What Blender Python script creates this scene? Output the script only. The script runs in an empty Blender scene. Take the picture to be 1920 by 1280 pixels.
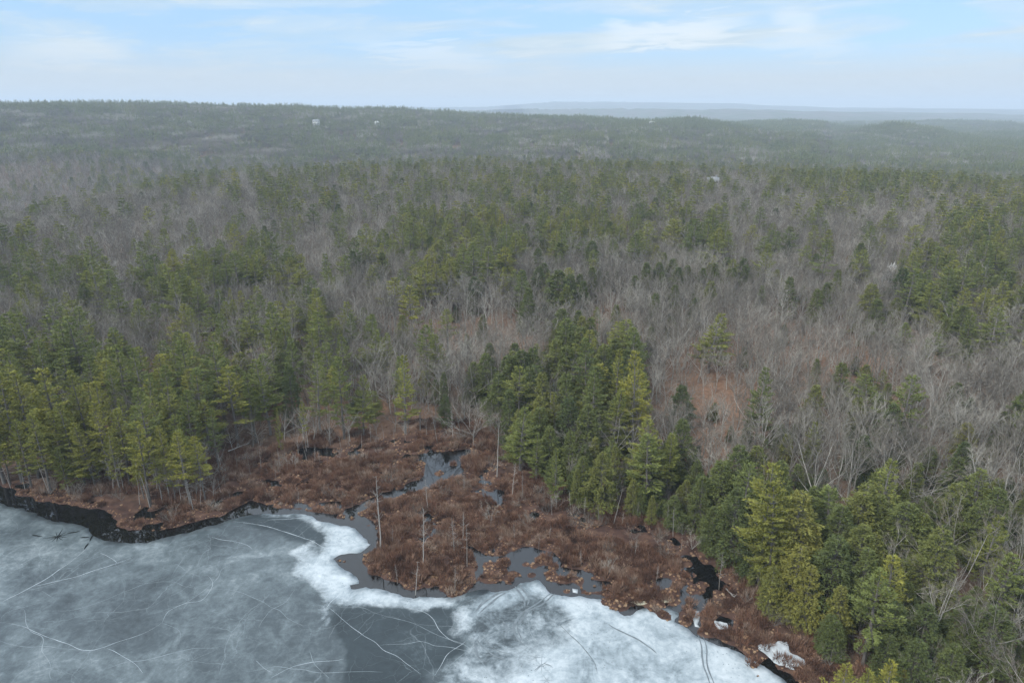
import bpy, math, random
import numpy as np
from mathutils import Vector, Matrix
from mathutils.geometry import delaunay_2d_cdt

sc = bpy.context.scene
rng = np.random.default_rng(7)
random.seed(7)
R = math.radians

# ------------------------------------------------------------------ camera, sky, sun, exposure
CAM_H = 85.0
PITCH = 18.8
cam_d = bpy.data.cameras.new('camera')
cam_d.lens = 24.0
cam_d.sensor_width = 36.0
cam_d.clip_start = 1.0
cam_d.clip_end = 60000.0
cam = bpy.data.objects.new('camera', cam_d)
sc.collection.objects.link(cam)
cam.location = (0, 0, CAM_H)
cam.rotation_euler = (R(90 - PITCH), 0, 0)
sc.camera = cam

SUN_EL, SUN_AZ = 42.0, 235.0          # azimuth clockwise from +Y: behind the camera, to its left
SKY_STRENGTH = 0.10
world = bpy.data.worlds.new('World')
sc.world = world
world.use_nodes = True
wt = world.node_tree
wt.nodes.clear()
def N(t, typ, **kw):
    n = t.nodes.new(typ)
    for k, v in kw.items():
        setattr(n, k, v)
    return n
def setin(n, **kw):
    for k, v in kw.items():
        n.inputs[k.replace('_', ' ')].default_value = v
def math_node(t, op, a, b=None, c=None, clamp=False):
    n = t.nodes.new('ShaderNodeMath'); n.operation = op; n.use_clamp = clamp
    for i, v in enumerate((a, b, c)):
        if v is None: continue
        if hasattr(v, 'links') or hasattr(v, 'is_linked'): t.links.new(v, n.inputs[i])
        else: n.inputs[i].default_value = v
    return n.outputs[0]
def mix_col(t, fac, a, b, blend='MIX'):
    n = t.nodes.new('ShaderNodeMix'); n.data_type = 'RGBA'; n.blend_type = blend; n.clamp_factor = True
    for i, v in ((0, fac), (6, a), (7, b)):
        if hasattr(v, 'is_linked'): t.links.new(v, n.inputs[i])
        elif i == 0: n.inputs[i].default_value = v
        else: n.inputs[i].default_value = (*v, 1.0)
    return n.outputs[2]
def ramp(t, fac, stops, interp='LINEAR'):
    n = t.nodes.new('ShaderNodeValToRGB')
    n.color_ramp.interpolation = interp
    e = n.color_ramp.elements
    while len(e) < len(stops): e.new(0.5)
    for el, (p, c) in zip(e, stops):
        el.position = p
        el.color = (*c, 1.0) if isinstance(c, tuple) else (c, c, c, 1.0)
    t.links.new(fac, n.inputs[0])
    return n.outputs[0]
def noise(t, vec, scale, detail=4, rough=0.55, dist=0.0):
    n = t.nodes.new('ShaderNodeTexNoise')
    n.inputs['Scale'].default_value = scale
    n.inputs['Detail'].default_value = detail
    n.inputs['Roughness'].default_value = rough
    n.inputs['Distortion'].default_value = dist
    if vec is not None: t.links.new(vec, n.inputs['Vector'])
    return n.outputs['Fac']

sky = N(wt, 'ShaderNodeTexSky', sky_type='NISHITA', sun_disc=False, sun_elevation=R(SUN_EL), sun_rotation=R(SUN_AZ),
        altitude=0, air_density=1.0, dust_density=0.6, ozone_density=2.0)
tc = N(wt, 'ShaderNodeTexCoord')
sep = N(wt, 'ShaderNodeSeparateXYZ'); wt.links.new(tc.outputs['Generated'], sep.inputs[0])
zc = math_node(wt, 'MAXIMUM', sep.outputs[2], 0.0)
zq = math_node(wt, 'ADD', zc, 0.05)
px_ = math_node(wt, 'DIVIDE', sep.outputs[0], zq)
py_ = math_node(wt, 'DIVIDE', sep.outputs[1], zq)
cmb = N(wt, 'ShaderNodeCombineXYZ')
wt.links.new(math_node(wt, 'ADD', px_, math_node(wt, 'MULTIPLY', py_, 0.35)), cmb.inputs[0]); wt.links.new(py_, cmb.inputs[1])
n1 = noise(wt, cmb.outputs[0], 0.42, 6, 0.50, 0.8)
n2 = noise(wt, cmb.outputs[0], 1.3, 6, 0.6, 1.2)
cl = math_node(wt, 'ADD', math_node(wt, 'MULTIPLY', n1, 0.75), math_node(wt, 'MULTIPLY', n2, 0.25))
veil = ramp(wt, cl, [(0.44, 0.0), (0.52, 0.45), (0.62, 1.0)], 'EASE')
blue = mix_col(wt, 0.80, sky.outputs[0], (1.62, 2.75, 4.2))
cloud = mix_col(wt, ramp(wt, n2, [(0.35, 0.0), (0.7, 1.0)]), (2.55, 3.25, 3.8), (3.4, 3.85, 4.15))
body = mix_col(wt, veil, blue, cloud)
def streak(x0_, y0_, x1_, y1_, wdt):
    # a drawn-out wisp of cloud between two bearings
    def ae(px, py):
        a, b = (px - 960.0) / 1280.0, (640.0 - py) / 1280.0; c_, s_ = math.cos(R(PITCH)), math.sin(R(PITCH))
        v = Vector((a, c_ + b * s_, -s_ + b * c_)).normalized(); return math.atan2(v.x, v.y), math.asin(v.z)
    (a0, e0), (a1, e1) = ae(x0_, y0_), ae(x1_, y1_)
    L = math.hypot(a1 - a0, e1 - e0); ux, uy = (a1 - a0) / L, (e1 - e0) / L
    A = math_node(wt, 'ARCTAN2', sep.outputs[0], sep.outputs[1]); E = math_node(wt, 'ARCSINE', sep.outputs[2])
    da = math_node(wt, 'SUBTRACT', A, (a0 + a1) / 2); de = math_node(wt, 'SUBTRACT', E, (e0 + e1) / 2)
    wob = math_node(wt, 'MULTIPLY', math_node(wt, 'SUBTRACT', n2, 0.5), wdt * 4.5)
    u = math_node(wt, 'ADD', math_node(wt, 'MULTIPLY', da, ux), math_node(wt, 'MULTIPLY', de, uy))
    v = math_node(wt, 'ADD', math_node(wt, 'SUBTRACT', math_node(wt, 'MULTIPLY', de, ux), math_node(wt, 'MULTIPLY', da, uy)), wob)
    q = math_node(wt, 'ADD', math_node(wt, 'POWER', math_node(wt, 'ABSOLUTE', math_node(wt, 'DIVIDE', u, L * .55)), 2.0), math_node(wt, 'POWER', math_node(wt, 'ABSOLUTE', math_node(wt, 'DIVIDE', v, wdt)), 2.0))
    return ramp(wt, q, [(0.0, 1.0), (1.0, 0.0)], 'EASE')
for st, k_ in (((1090, 84, 1420, 46), .75), ((640, 78, 960, 132), .55), ((1400, 75, 1640, 95), .4), ((1440, 30, 1540, 45), .5), ((0, 110, 260, 95), .5)):
    body = mix_col(wt, math_node(wt, 'MULTIPLY', streak(*st, 0.019), k_), body, (3.95, 4.3, 4.55))
hor = ramp(wt, zc, [(0.0, 1.0), (0.022, 0.95), (0.085, 0.0)], 'EASE')
body = mix_col(wt, hor, body, (3.0, 3.3, 3.5))
# the standard overcast sky: three times as bright overhead as at the horizon
lum = ramp(wt, zc, [(0.0, 0.333), (0.22, 0.36), (1.0, 1.0)])
body = mix_col(wt, 1.0, body, lum, 'MULTIPLY')
body = mix_col(wt, 1.0, body, (3.0, 3.0, 3.0), 'MULTIPLY')
body = mix_col(wt, ramp(wt, zc, [(0.25, 0.0), (0.7, 0.8)]), body, (8.0, 8.3, 8.6))
bg = N(wt, 'ShaderNodeBackground'); bg.inputs[1].default_value = SKY_STRENGTH
wt.links.new(body, bg.inputs[0])
wo = N(wt, 'ShaderNodeOutputWorld'); wt.links.new(bg.outputs[0], wo.inputs[0])

sun_d = bpy.data.lights.new('sun', 'SUN')
sun_d.energy = 1.5
sun_d.angle = R(11)
sun_d.color = (1.0, 0.95, 0.87)
sun = bpy.data.objects.new('sun', sun_d)
sc.collection.objects.link(sun)
az, el = R(SUN_AZ), R(SUN_EL)
sdir = Vector((math.sin(az) * math.cos(el), math.cos(az) * math.cos(el), math.sin(el)))
sun.rotation_euler = (-sdir).to_track_quat('-Z', 'Y').to_euler()
sun.location = (0, -50, 300)

vs = sc.view_settings
vs.view_transform = 'Standard'
vs.look = 'None'
vs.exposure = 1.14
vs.gamma = 1.0
vs.use_curve_mapping = False
sc.cycles.use_denoising = True
sc.cycles.max_bounces = 4
sc.cycles.diffuse_bounces = 1
sc.cycles.glossy_bounces = 2
sc.cycles.transmission_bounces = 1
sc.cycles.transparent_max_bounces = 4
sc.cycles.volume_bounces = 0
sc.cycles.caustics_reflective = False
sc.cycles.caustics_refractive = False

# ------------------------------------------------------------------ survey helpers: photo pixel <-> place
F = 1280.0
cp, sp_ = math.cos(R(PITCH)), math.sin(R(PITCH))
def ray(px, py):
    a = (px - 960.0) / F; b = (640.0 - py) / F
    return a, cp + b * sp_, -sp_ + b * cp
def flat(px, py, z=0.0):
    dx, dy, dz = ray(px, py)
    t = (z - CAM_H) / dz
    return dx * t, dy * t
def project(x, y, z):
    zr = z - CAM_H
    dep = y * cp - zr * sp_
    up = y * sp_ + zr * cp
    dep = np.maximum(dep, 1e-3)
    return 960 + F * x / dep, 640 - F * up / dep

def vnoise(x, y, s=1.0, seed=0):
    x = np.asarray(x, float) / s + seed * 17.31; y = np.asarray(y, float) / s - seed * 9.77
    xi = np.floor(x).astype(np.int64); yi = np.floor(y).astype(np.int64)
    fx = x - xi; fy = y - yi
    fx = fx * fx * (3 - 2 * fx); fy = fy * fy * (3 - 2 * fy)
    def h(a, b):
        n = (a * 374761393 + b * 668265263 + seed * 69069) & 0xffffffff
        n = ((n ^ (n >> 13)) * 1274126177) & 0xffffffff
        return ((n ^ (n >> 16)) & 0xffff) / 65535.0
    return (h(xi, yi) * (1 - fx) + h(xi + 1, yi) * fx) * (1 - fy) + (h(xi, yi + 1) * (1 - fx) + h(xi + 1, yi + 1) * fx) * fy
def fbm(x, y, s, seed=0, o=4):
    r = 0; a = 1; t = 0
    for k in range(o):
        r = r + a * vnoise(x, y, s / 2 ** k, seed + k); t += a; a *= 0.5
    return r / t
def sstep(a, b, x):
    t = np.clip((np.asarray(x, float) - a) / (b - a), 0, 1)
    return t * t * (3 - 2 * t)
def inside(poly, x, y):
    p = np.asarray(poly); c = np.zeros(np.shape(x), bool)
    for i in range(len(p)):
        x0, y0 = p[i - 1]; x1, y1 = p[i]
        if y0 == y1: continue
        c ^= ((y0 > y) != (y1 > y)) & (x < (x1 - x0) * (y - y0) / (y1 - y0) + x0)
    return c
def dist_line(pts, x, y, closed=True):
    p = np.asarray(pts, float); d = np.full(np.shape(x), 1e18)
    for i in range(0 if closed else 1, len(p)):
        ax, ay = p[i - 1]; bx, by = p[i]
        vx, vy = bx - ax, by - ay
        L = vx * vx + vy * vy + 1e-12
        t = np.clip(((x - ax) * vx + (y - ay) * vy) / L, 0, 1)
        d = np.minimum(d, (x - ax - t * vx) ** 2 + (y - ay - t * vy) ** 2)
    return np.sqrt(d)

# outlines surveyed along the shore
WATER = [flat(*p) for p in [(0,912),(22,919),(36,928),(98,943),(146,950),(190,957),(208,966),(219,986),(237,994),(277,996),(328,988),(379,975),(419,965),(452,950),(470,939),(489,944),(521,954),(558,954),(602,959),(638,963),(649,952),(675,946),(700,932),(720,922),(753,917),(758,908),(770,904),(790,902),(796,893),(800,880),(796,868),(775,862),(752,858),(760,850),(785,850),(803,852),(812,846),(850,845),(878,843),(884,852),(866,858),(862,868),(866,884),(837,901),(815,912),(785,917),(753,927),(720,937),(684,952),(675,964),(702,977),(712,992),(711,1010),(709,1028),(684,1039),(675,1059),(702,1079),(735,1090),(764,1103),(819,1097),(852,1105),(877,1105),(888,1090),(894,1061),(888,1039),(870,1024),(888,1023),(903,1043),(946,1041),(983,1028),(1038,1035),(1052,1050),(1049,1068),(1012,1070),(1023,1090),(1056,1097),(1074,1094),(1089,1112),(1147,1119),(1169,1138),(1220,1134),(1256,1127),(1274,1118),(1289,1100),(1298,1085),(1282,1066),(1267,1046),(1285,1040),(1304,1044),(1329,1070),(1350,1088),(1338,1110),(1325,1135),(1308,1157),(1309,1186),(1340,1197),(1384,1219),(1410,1237),(1453,1248),(1475,1266),(1512,1290),(1580,1400),(1700,1650)]]
WATER += [(70, 20), (90, -170), (-420, -170), (-420, 230), (-200, 170), (-140, 152)]
FOREST = [flat(*p) for p in [(-60,880),(0,893),(60,905),(130,915),(200,925),(280,945),(340,950),(395,935),(418,905),(425,880),(440,858),(500,838),(560,838),(640,838),(700,826),(780,812),(860,812),(905,825),(930,858),(965,890),(1010,915),(1060,945),(1110,960),(1180,975),(1240,985),(1290,1000),(1335,1025),(1365,1065),(1390,1110),(1430,1150),(1490,1190),(1560,1240),(1620,1280),(1760,1400),(1900,1640)]]
FOREST += [(300, 60), (20000, -3000), (20000, 20000), (-20000, 20000), (-20000, 1000), (-500, 260), (-230, 195), (-160, 165)]
TUSSOCK_ISLES = [(930,1072,3.0),(958,1080,2.0),(915,1082,1.6),(946,1056,1.6),(1018,1052,1.8),(1000,1060,.9),(985,1058,.8),(1038,1062,1.1),(996,1078,.8),(823,887,1.2),(636,1050,.5),(648,1052,.4),(1305,1105,1.8),(1317,1096,1.0),(1288,1056,1.3),(1312,1076,1.3),(1275,1050,.9),(1290,1090,1.2),(1289,1150,1.5),(1283,1165,1.1),(1296,1132,.9),(1334,1065,.8),(790,890,.8),(775,872,2.2),(786,880,1.4),(765,880,1.2),(1245,1153,1.6),(1063,1108,.8),(860,1107,1.4),(1140,1128,1.3),(690,985,.5),(640,968,.9),(660,972,.6),(850,870,1.0),(1412,1247,.9),(1420,1266,.5),(1160,1134,2.0),(1225,1130,2.2),(1262,1125,1.4),(850,1104,2.2)]
ISLES = [(*flat(px, py), r) for px, py, r in TUSSOCK_ISLES]

def sd_water(x, y):
    """signed distance to the water's edge, positive on land"""
    d = dist_line(WATER, x, y)
    s = np.where(inside(WATER, x, y), -d, d)
    s = s + (fbm(x, y, 3.2, 3, 3) - 0.5) * 2.4 * np.exp(-np.abs(d) / 6.0)
    for ix, iy, r in ISLES:
        s = np.maximum(s, r * (0.75 + 0.6 * vnoise(x, y, 1.3, 5)) - np.hypot(x - ix, y - iy))
    # small wet gaps in the bog, more of them along the foot of the wood
    k = np.nonzero((s > 0) & (np.hypot(x, y) < 260))
    if len(k[0]):
        xb, yb = x[k], y[k]; fd = sd_forest(xb, yb)
        thr = 0.74 - 0.065 * np.exp(-((fd + 4.5) / 5.0) ** 2)
        wet = (thr - fbm(xb, yb, 4.6, 25, 3)) * 12
        s[k] = np.where(fd < -0.5, np.minimum(s[k], wet), s[k])
    return s
def sd_forest(x, y):
    d = dist_line(FOREST, x, y)
    return np.where(inside(FOREST, x, y), d, -d)

def column(x, y):
    """the photo column that a compass bearing falls in, at the horizon"""
    return 960 + F * x / np.maximum(np.abs(y), 1.0) / cp * np.where(y > 0, 1, 50)
def land_height(x, y, s=None):
    x = np.asarray(x, float); y = np.asarray(y, float)
    if s is None: s = sd_water(x, y)
    r = np.hypot(x, y); c = np.clip(column(x, y), -900, 2900)
    fd = np.maximum(sd_forest_c(x, y), 0)
    rise = 17 * (1 - np.exp(-fd / 270.0))
    rise = rise + 4.5 * (fbm(x, y, 95, 21, 3) - 0.5) * sstep(10, 120, fd)
    dc = np.interp(c, [-900, 0, 430, 900, 1400, 2900], [470, 480, 690, 760, 680, 640])
    lowland = np.interp(c, [-900, 0, 700, 1300, 2900], [-20, -22, -20, -18, -18])
    w = sstep(dc, dc + 300, r)
    z = rise * (1 - w) + (lowland + 16 * (fbm(x, y, 420, 31, 3) - 0.45)) * w
    A = np.interp(c, [-900, 0, 120, 300, 420, 520, 640, 760, 900, 1000, 1080, 1140, 1240, 1380, 1500, 1600, 1720, 1900, 2900],
                     [92, 90, 90, 88, 82, 78, 70, 66, 50, 44, 42, 38, 26, 14, 2, 0, 0, 0, 0])
    A = A + 18 * (A > 1)
    up = sstep(1050, 2350, r) * (1 - sstep(2500, 4300, r))
    z = z + A * up * (0.93 + 0.14 * fbm(x, y, 380, 41, 3))
    # low knolls in the far basin at the right
    for kc, kr, kh, sw, sr in ((1500, 3300, 30, 110, 380), (1690, 2700, 44, 90, 300), (1300, 2500, 18, 70, 250), (60, 1250, 24, 200, 200), (1100, 1500, 18, 120, 180), (1820, 4600, 26, 260, 500), (1250, 4700, 30, 200, 600), (1400, 6300, 60, 300, 700), (1000, 6800, 70, 330, 700), (1700, 7500, 50, 300, 800)):
        z = z + kh * np.exp(-((c - kc) / sw) ** 2 - ((r - kr) / sr) ** 2)
    # the blue ridges on the horizon
    B = np.interp(c, [-900, 0, 300, 400, 520, 640, 800, 900, 980, 1050, 1150, 1340, 1400, 1420, 1520, 1545, 1700, 1900, 2900],
                     [130, 125, 150, 138, 130, 128, 100, 106, 150, 196, 182, 164, 152, 132, 110, 92, 86, 70, 50])
    z = z + B * sstep(8600, 11800, r) * (0.97 + 0.06 * fbm(x, y, 1500, 51, 2))
    z = z + 10 * (fbm(x, y, 900, 61, 3) - 0.5) * sstep(2500, 5000, r)
    bank = 0.32 * sstep(0.0, 1.3, s) + 0.22 * (fbm(x, y, 2.2, 71, 3) - 0.35) * sstep(0.4, 2.0, s)
    under = -0.9 * sstep(0.0, 2.5, -s) - 0.03
    return np.where(s > 0, bank + z, under)
def sd_forest_c(x, y):
    return sd_forest(x, y)
def place(px, py, h):
    """the place whose point h metres above the ground shows at this pixel"""
    dx, dy, dz = ray(px, py)
    t = np.geomspace(60, 6000, 260)
    x, y, z = dx * t, dy * t, CAM_H + dz * t
    f = z - land_height(x, y) - h
    k = np.argmax(f < 0)
    if not (f < 0).any(): return None
    a, b = t[k - 1], t[k]
    tt = np.linspace(a, b, 12); ff = CAM_H + dz * tt - land_height(dx * tt, dy * tt) - h
    j = max(np.argmax(ff < 0), 1)
    q = tt[j - 1] + (tt[j] - tt[j - 1]) * ff[j - 1] / (ff[j - 1] - ff[j] + 1e-9)
    return dx * q, dy * q
def spot(px, ytop, ybase):
    """ground point under a base pixel, and the height that reaches the top pixel"""
    x, y = place(px, ybase, 0.0)
    _, dy, dz = ray(px, ytop)
    return x, y, max(1.0, CAM_H + dz * y / dy - float(land_height(np.array([x]), np.array([y]))[0]))

# ------------------------------------------------------------------ materials
def new_mat(name):
    m = bpy.data.materials.new(name); m.use_nodes = True
    t = m.node_tree; b = t.nodes['Principled BSDF']
    return m, t, b
def gpos(t):
    return t.nodes.new('ShaderNodeNewGeometry').outputs['Position']
def tint_of(t):
    n = N(t, 'ShaderNodeAttribute', attribute_type='INSTANCER', attribute_name='tint')
    return n.outputs['Fac']
def rnd_of(t):
    return t.nodes.new('ShaderNodeObjectInfo').outputs['Random']

def foliage(name, low, mid, high, rough=0.75):
    """needles from blue-green (tint 0) to yellow-green (tint 1)"""
    m, t, b = new_mat(name)
    tn = math_node(t, 'ADD', tint_of(t), math_node(t, 'MULTIPLY', math_node(t, 'SUBTRACT', rnd_of(t), 0.5), 0.22))
    nz = noise(t, gpos(t), 0.8, 3, 0.6)
    tn = math_node(t, 'ADD', tn, math_node(t, 'MULTIPLY', math_node(t, 'SUBTRACT', nz, 0.5), 0.5), clamp=True)
    col = ramp(t, tn, [(0.0, low), (0.5, mid), (1.0, high)])
    at = N(t, 'ShaderNodeAttribute', attribute_type='GEOMETRY', attribute_name='fresh')
    v = math_node(t, 'ADD', math_node(t, 'MULTIPLY', at.outputs['Fac'], 0.75), 0.62)
    hs = N(t, 'ShaderNodeHueSaturation'); t.links.new(col, hs.inputs['Color']); t.links.new(v, hs.inputs['Value'])
    t.links.new(hs.outputs[0], b.inputs['Base Color'])
    b.inputs['Roughness'].default_value = rough
    b.inputs['Specular IOR Level'].default_value = 0.25
    return m
M_PINE = foliage('pine_needles', (0.074, 0.097, 0.036), (0.124, 0.146, 0.038), (0.212, 0.202, 0.036))
M_HEM = foliage('hemlock_needles', (0.052, 0.070, 0.024), (0.096, 0.112, 0.031), (0.165, 0.160, 0.036))

def bark(name, a, b_, scale=6.0):
    m, t, b = new_mat(name)
    nz = noise(t, gpos(t), scale, 4, 0.65)
    f = math_node(t, 'ADD', math_node(t, 'MULTIPLY', nz, 0.6), math_node(t, 'MULTIPLY', rnd_of(t), 0.5))
    t.links.new(ramp(t, f, [(0.25, a), (0.8, b_)]), b.inputs['Base Color'])
    b.inputs['Roughness'].default_value = 0.85
    return m
M_BARK = bark('grey_brown_bark', (0.070, 0.060, 0.052), (0.17, 0.155, 0.14))
def twig_mat():
    m, t, b = new_mat('winter_twigs')
    f = math_node(t, 'ADD', math_node(t, 'MULTIPLY', noise(t, gpos(t), 0.05, 4, 0.65), 0.55), math_node(t, 'MULTIPLY', rnd_of(t), 0.62))
    t.links.new(ramp(t, f, [(0.22, (0.064, 0.056, 0.045)), (0.5, (0.130, 0.116, 0.094)), (0.68, (0.168, 0.144, 0.114)), (0.9, (0.30, 0.282, 0.240))]), b.inputs['Base Color'])
    b.inputs['Roughness'].default_value = 0.85
    return m
M_TWIG = twig_mat()
M_HBARK = bark('pale_grey_bark', (0.11, 0.103, 0.090), (0.38, 0.362, 0.325), 1.0)
M_DEAD = bark('weathered_dead_wood', (0.17, 0.155, 0.14), (0.36, 0.34, 0.31), 3.0)
def birch_mat():
    m, t, b = new_mat('white_birch_bark')
    mp = N(t, 'ShaderNodeMapping'); mp.inputs['Scale'].default_value = (1, 1, 7)
    t.links.new(gpos(t), mp.inputs[0])
    nz = noise(t, mp.outputs[0], 0.7, 3, 0.7)
    t.links.new(ramp(t, nz, [(0.34, (0.10, 0.09, 0.08)), (0.42, (0.42, 0.405, 0.375)), (0.8, (0.52, 0.50, 0.47))]), b.inputs['Base Color'])
    b.inputs['Roughness'].default_value = 0.7
    return m
M_BIRCH = birch_mat()
def shrub_mat():
    m, t, b = new_mat('leatherleaf_twigs')
    nz = noise(t, gpos(t), 0.13, 4, 0.6)
    f = math_node(t, 'ADD', math_node(t, 'MULTIPLY', nz, 0.9), math_node(t, 'MULTIPLY', math_node(t, 'SUBTRACT', rnd_of(t), 0.5), 0.5))
    c = ramp(t, f, [(0.15, (0.062, 0.036, 0.027)), (0.42, (0.158, 0.083, 0.054)), (0.58, (0.212, 0.126, 0.086)), (0.74, (0.28, 0.200, 0.148)), (0.9, (0.36, 0.30, 0.25))])
    at = N(t, 'ShaderNodeAttribute', attribute_type='GEOMETRY', attribute_name='fresh')
    hs = N(t, 'ShaderNodeHueSaturation'); t.links.new(c, hs.inputs['Color']); t.links.new(math_node(t, 'ADD', math_node(t, 'MULTIPLY', at.outputs['Fac'], 1.1), 0.45), hs.inputs['Value'])
    t.links.new(hs.outputs[0], b.inputs['Base Color'])
    b.inputs['Roughness'].default_value = 0.9
    b.inputs['Specular IOR Level'].default_value = 0.15
    return m
M_SHRUB = shrub_mat()
def sedge_mat():
    m, t, b = new_mat('dead_sedge')
    f = math_node(t, 'ADD', math_node(t, 'MULTIPLY', noise(t, gpos(t), 1.1, 3), 0.6), math_node(t, 'MULTIPLY', rnd_of(t), 0.5))
    t.links.new(ramp(t, f, [(0.25, (0.17, 0.092, 0.052)), (0.6, (0.33, 0.20, 0.115)), (0.9, (0.48, 0.34, 0.21))]), b.inputs['Base Color'])
    b.inputs['Roughness'].default_value = 0.9
    return m
M_SEDGE = sedge_mat()
def simple(name, col, rough=0.7, var=0.12, scale=1.5):
    m, t, b = new_mat(name)
    nz = noise(t, gpos(t), scale, 4, 0.6)
    lo = tuple(c * (1 - var * 2) for c in col); hi = tuple(min(1, c * (1 + var * 2)) for c in col)
    t.links.new(ramp(t, nz, [(0.3, lo), (0.7, hi)]), b.inputs['Base Color'])
    b.inputs['Roughness'].default_value = rough
    return m

def ground_mat():
    m, t, b = new_mat('ground_cover')
    g = gpos(t)
    bog = N(t, 'ShaderNodeAttribute', attribute_type='GEOMETRY', attribute_name='bog').outputs['Fac']
    far = N(t, 'ShaderNodeAttribute', attribute_type='GEOMETRY', attribute_name='far').outputs['Fac']
    lit = N(t, 'ShaderNodeAttribute', attribute_type='GEOMETRY', attribute_name='litter').outputs['Fac']
    n_a = noise(t, g, 0.06, 5, 0.6); n_b = noise(t, g, 0.9, 5, 0.7); n_c = noise(t, g, 0.45, 5, 0.65)
    leaf = ramp(t, n_b, [(0.25, (0.095, 0.056, 0.038)), (0.5, (0.165, 0.098, 0.064)), (0.75, (0.240, 0.156, 0.106))])
    duff = ramp(t, n_b, [(0.25, (0.045, 0.034, 0.025)), (0.7, (0.105, 0.082, 0.062))])
    wood = mix_col(t, ramp(t, math_node(t, 'ADD', math_node(t, 'MULTIPLY', n_a, 0.5), math_node(t, 'MULTIPLY', lit, 0.7)), [(0.10, 0.0), (0.42, 1.0)]), duff, leaf)
    peat = ramp(t, n_c, [(0.25, (0.020, 0.012, 0.010)), (0.5, (0.062, 0.036, 0.028)), (0.8, (0.14, 0.085, 0.055))])
    c = mix_col(t, bog, wood, peat)
    canopy = mix_col(t, ramp(t, noise(t, g, 0.006, 6, 0.7), [(0.42, 0.0), (0.58, 1.0)]), (0.060, 0.078, 0.042), (0.115, 0.105, 0.092))
    c = mix_col(t, far, c, canopy)
    t.links.new(c, b.inputs['Base Color'])
    b.inputs['Roughness'].default_value = 0.95
    b.inputs['Specular IOR Level'].default_value = 0.1
    bp = N(t, 'ShaderNodeBump'); bp.inputs['Strength'].default_value = 0.5; bp.inputs['Distance'].default_value = 0.15
    t.links.new(n_b, bp.inputs['Height']); t.links.new(bp.outputs[0], b.inputs['Normal'])
    return m
M_GROUND = ground_mat()
def water_mat():
    m, t, b = new_mat('tannin_water')
    b.inputs['Base Color'].default_value = (0.004, 0.004, 0.004, 1)
    b.inputs['Roughness'].default_value = 0.01
    b.inputs['IOR'].default_value = 1.56
    mp = N(t, 'ShaderNodeMapping'); t.links.new(gpos(t), mp.inputs[0])
    bp = N(t, 'ShaderNodeBump'); bp.inputs['Strength'].default_value = 0.02; bp.inputs['Distance'].default_value = 0.02
    t.links.new(noise(t, mp.outputs[0], 1.6, 3), bp.inputs['Height']); t.links.new(bp.outputs[0], b.inputs['Normal'])
    return m
M_WATER = water_mat()
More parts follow.
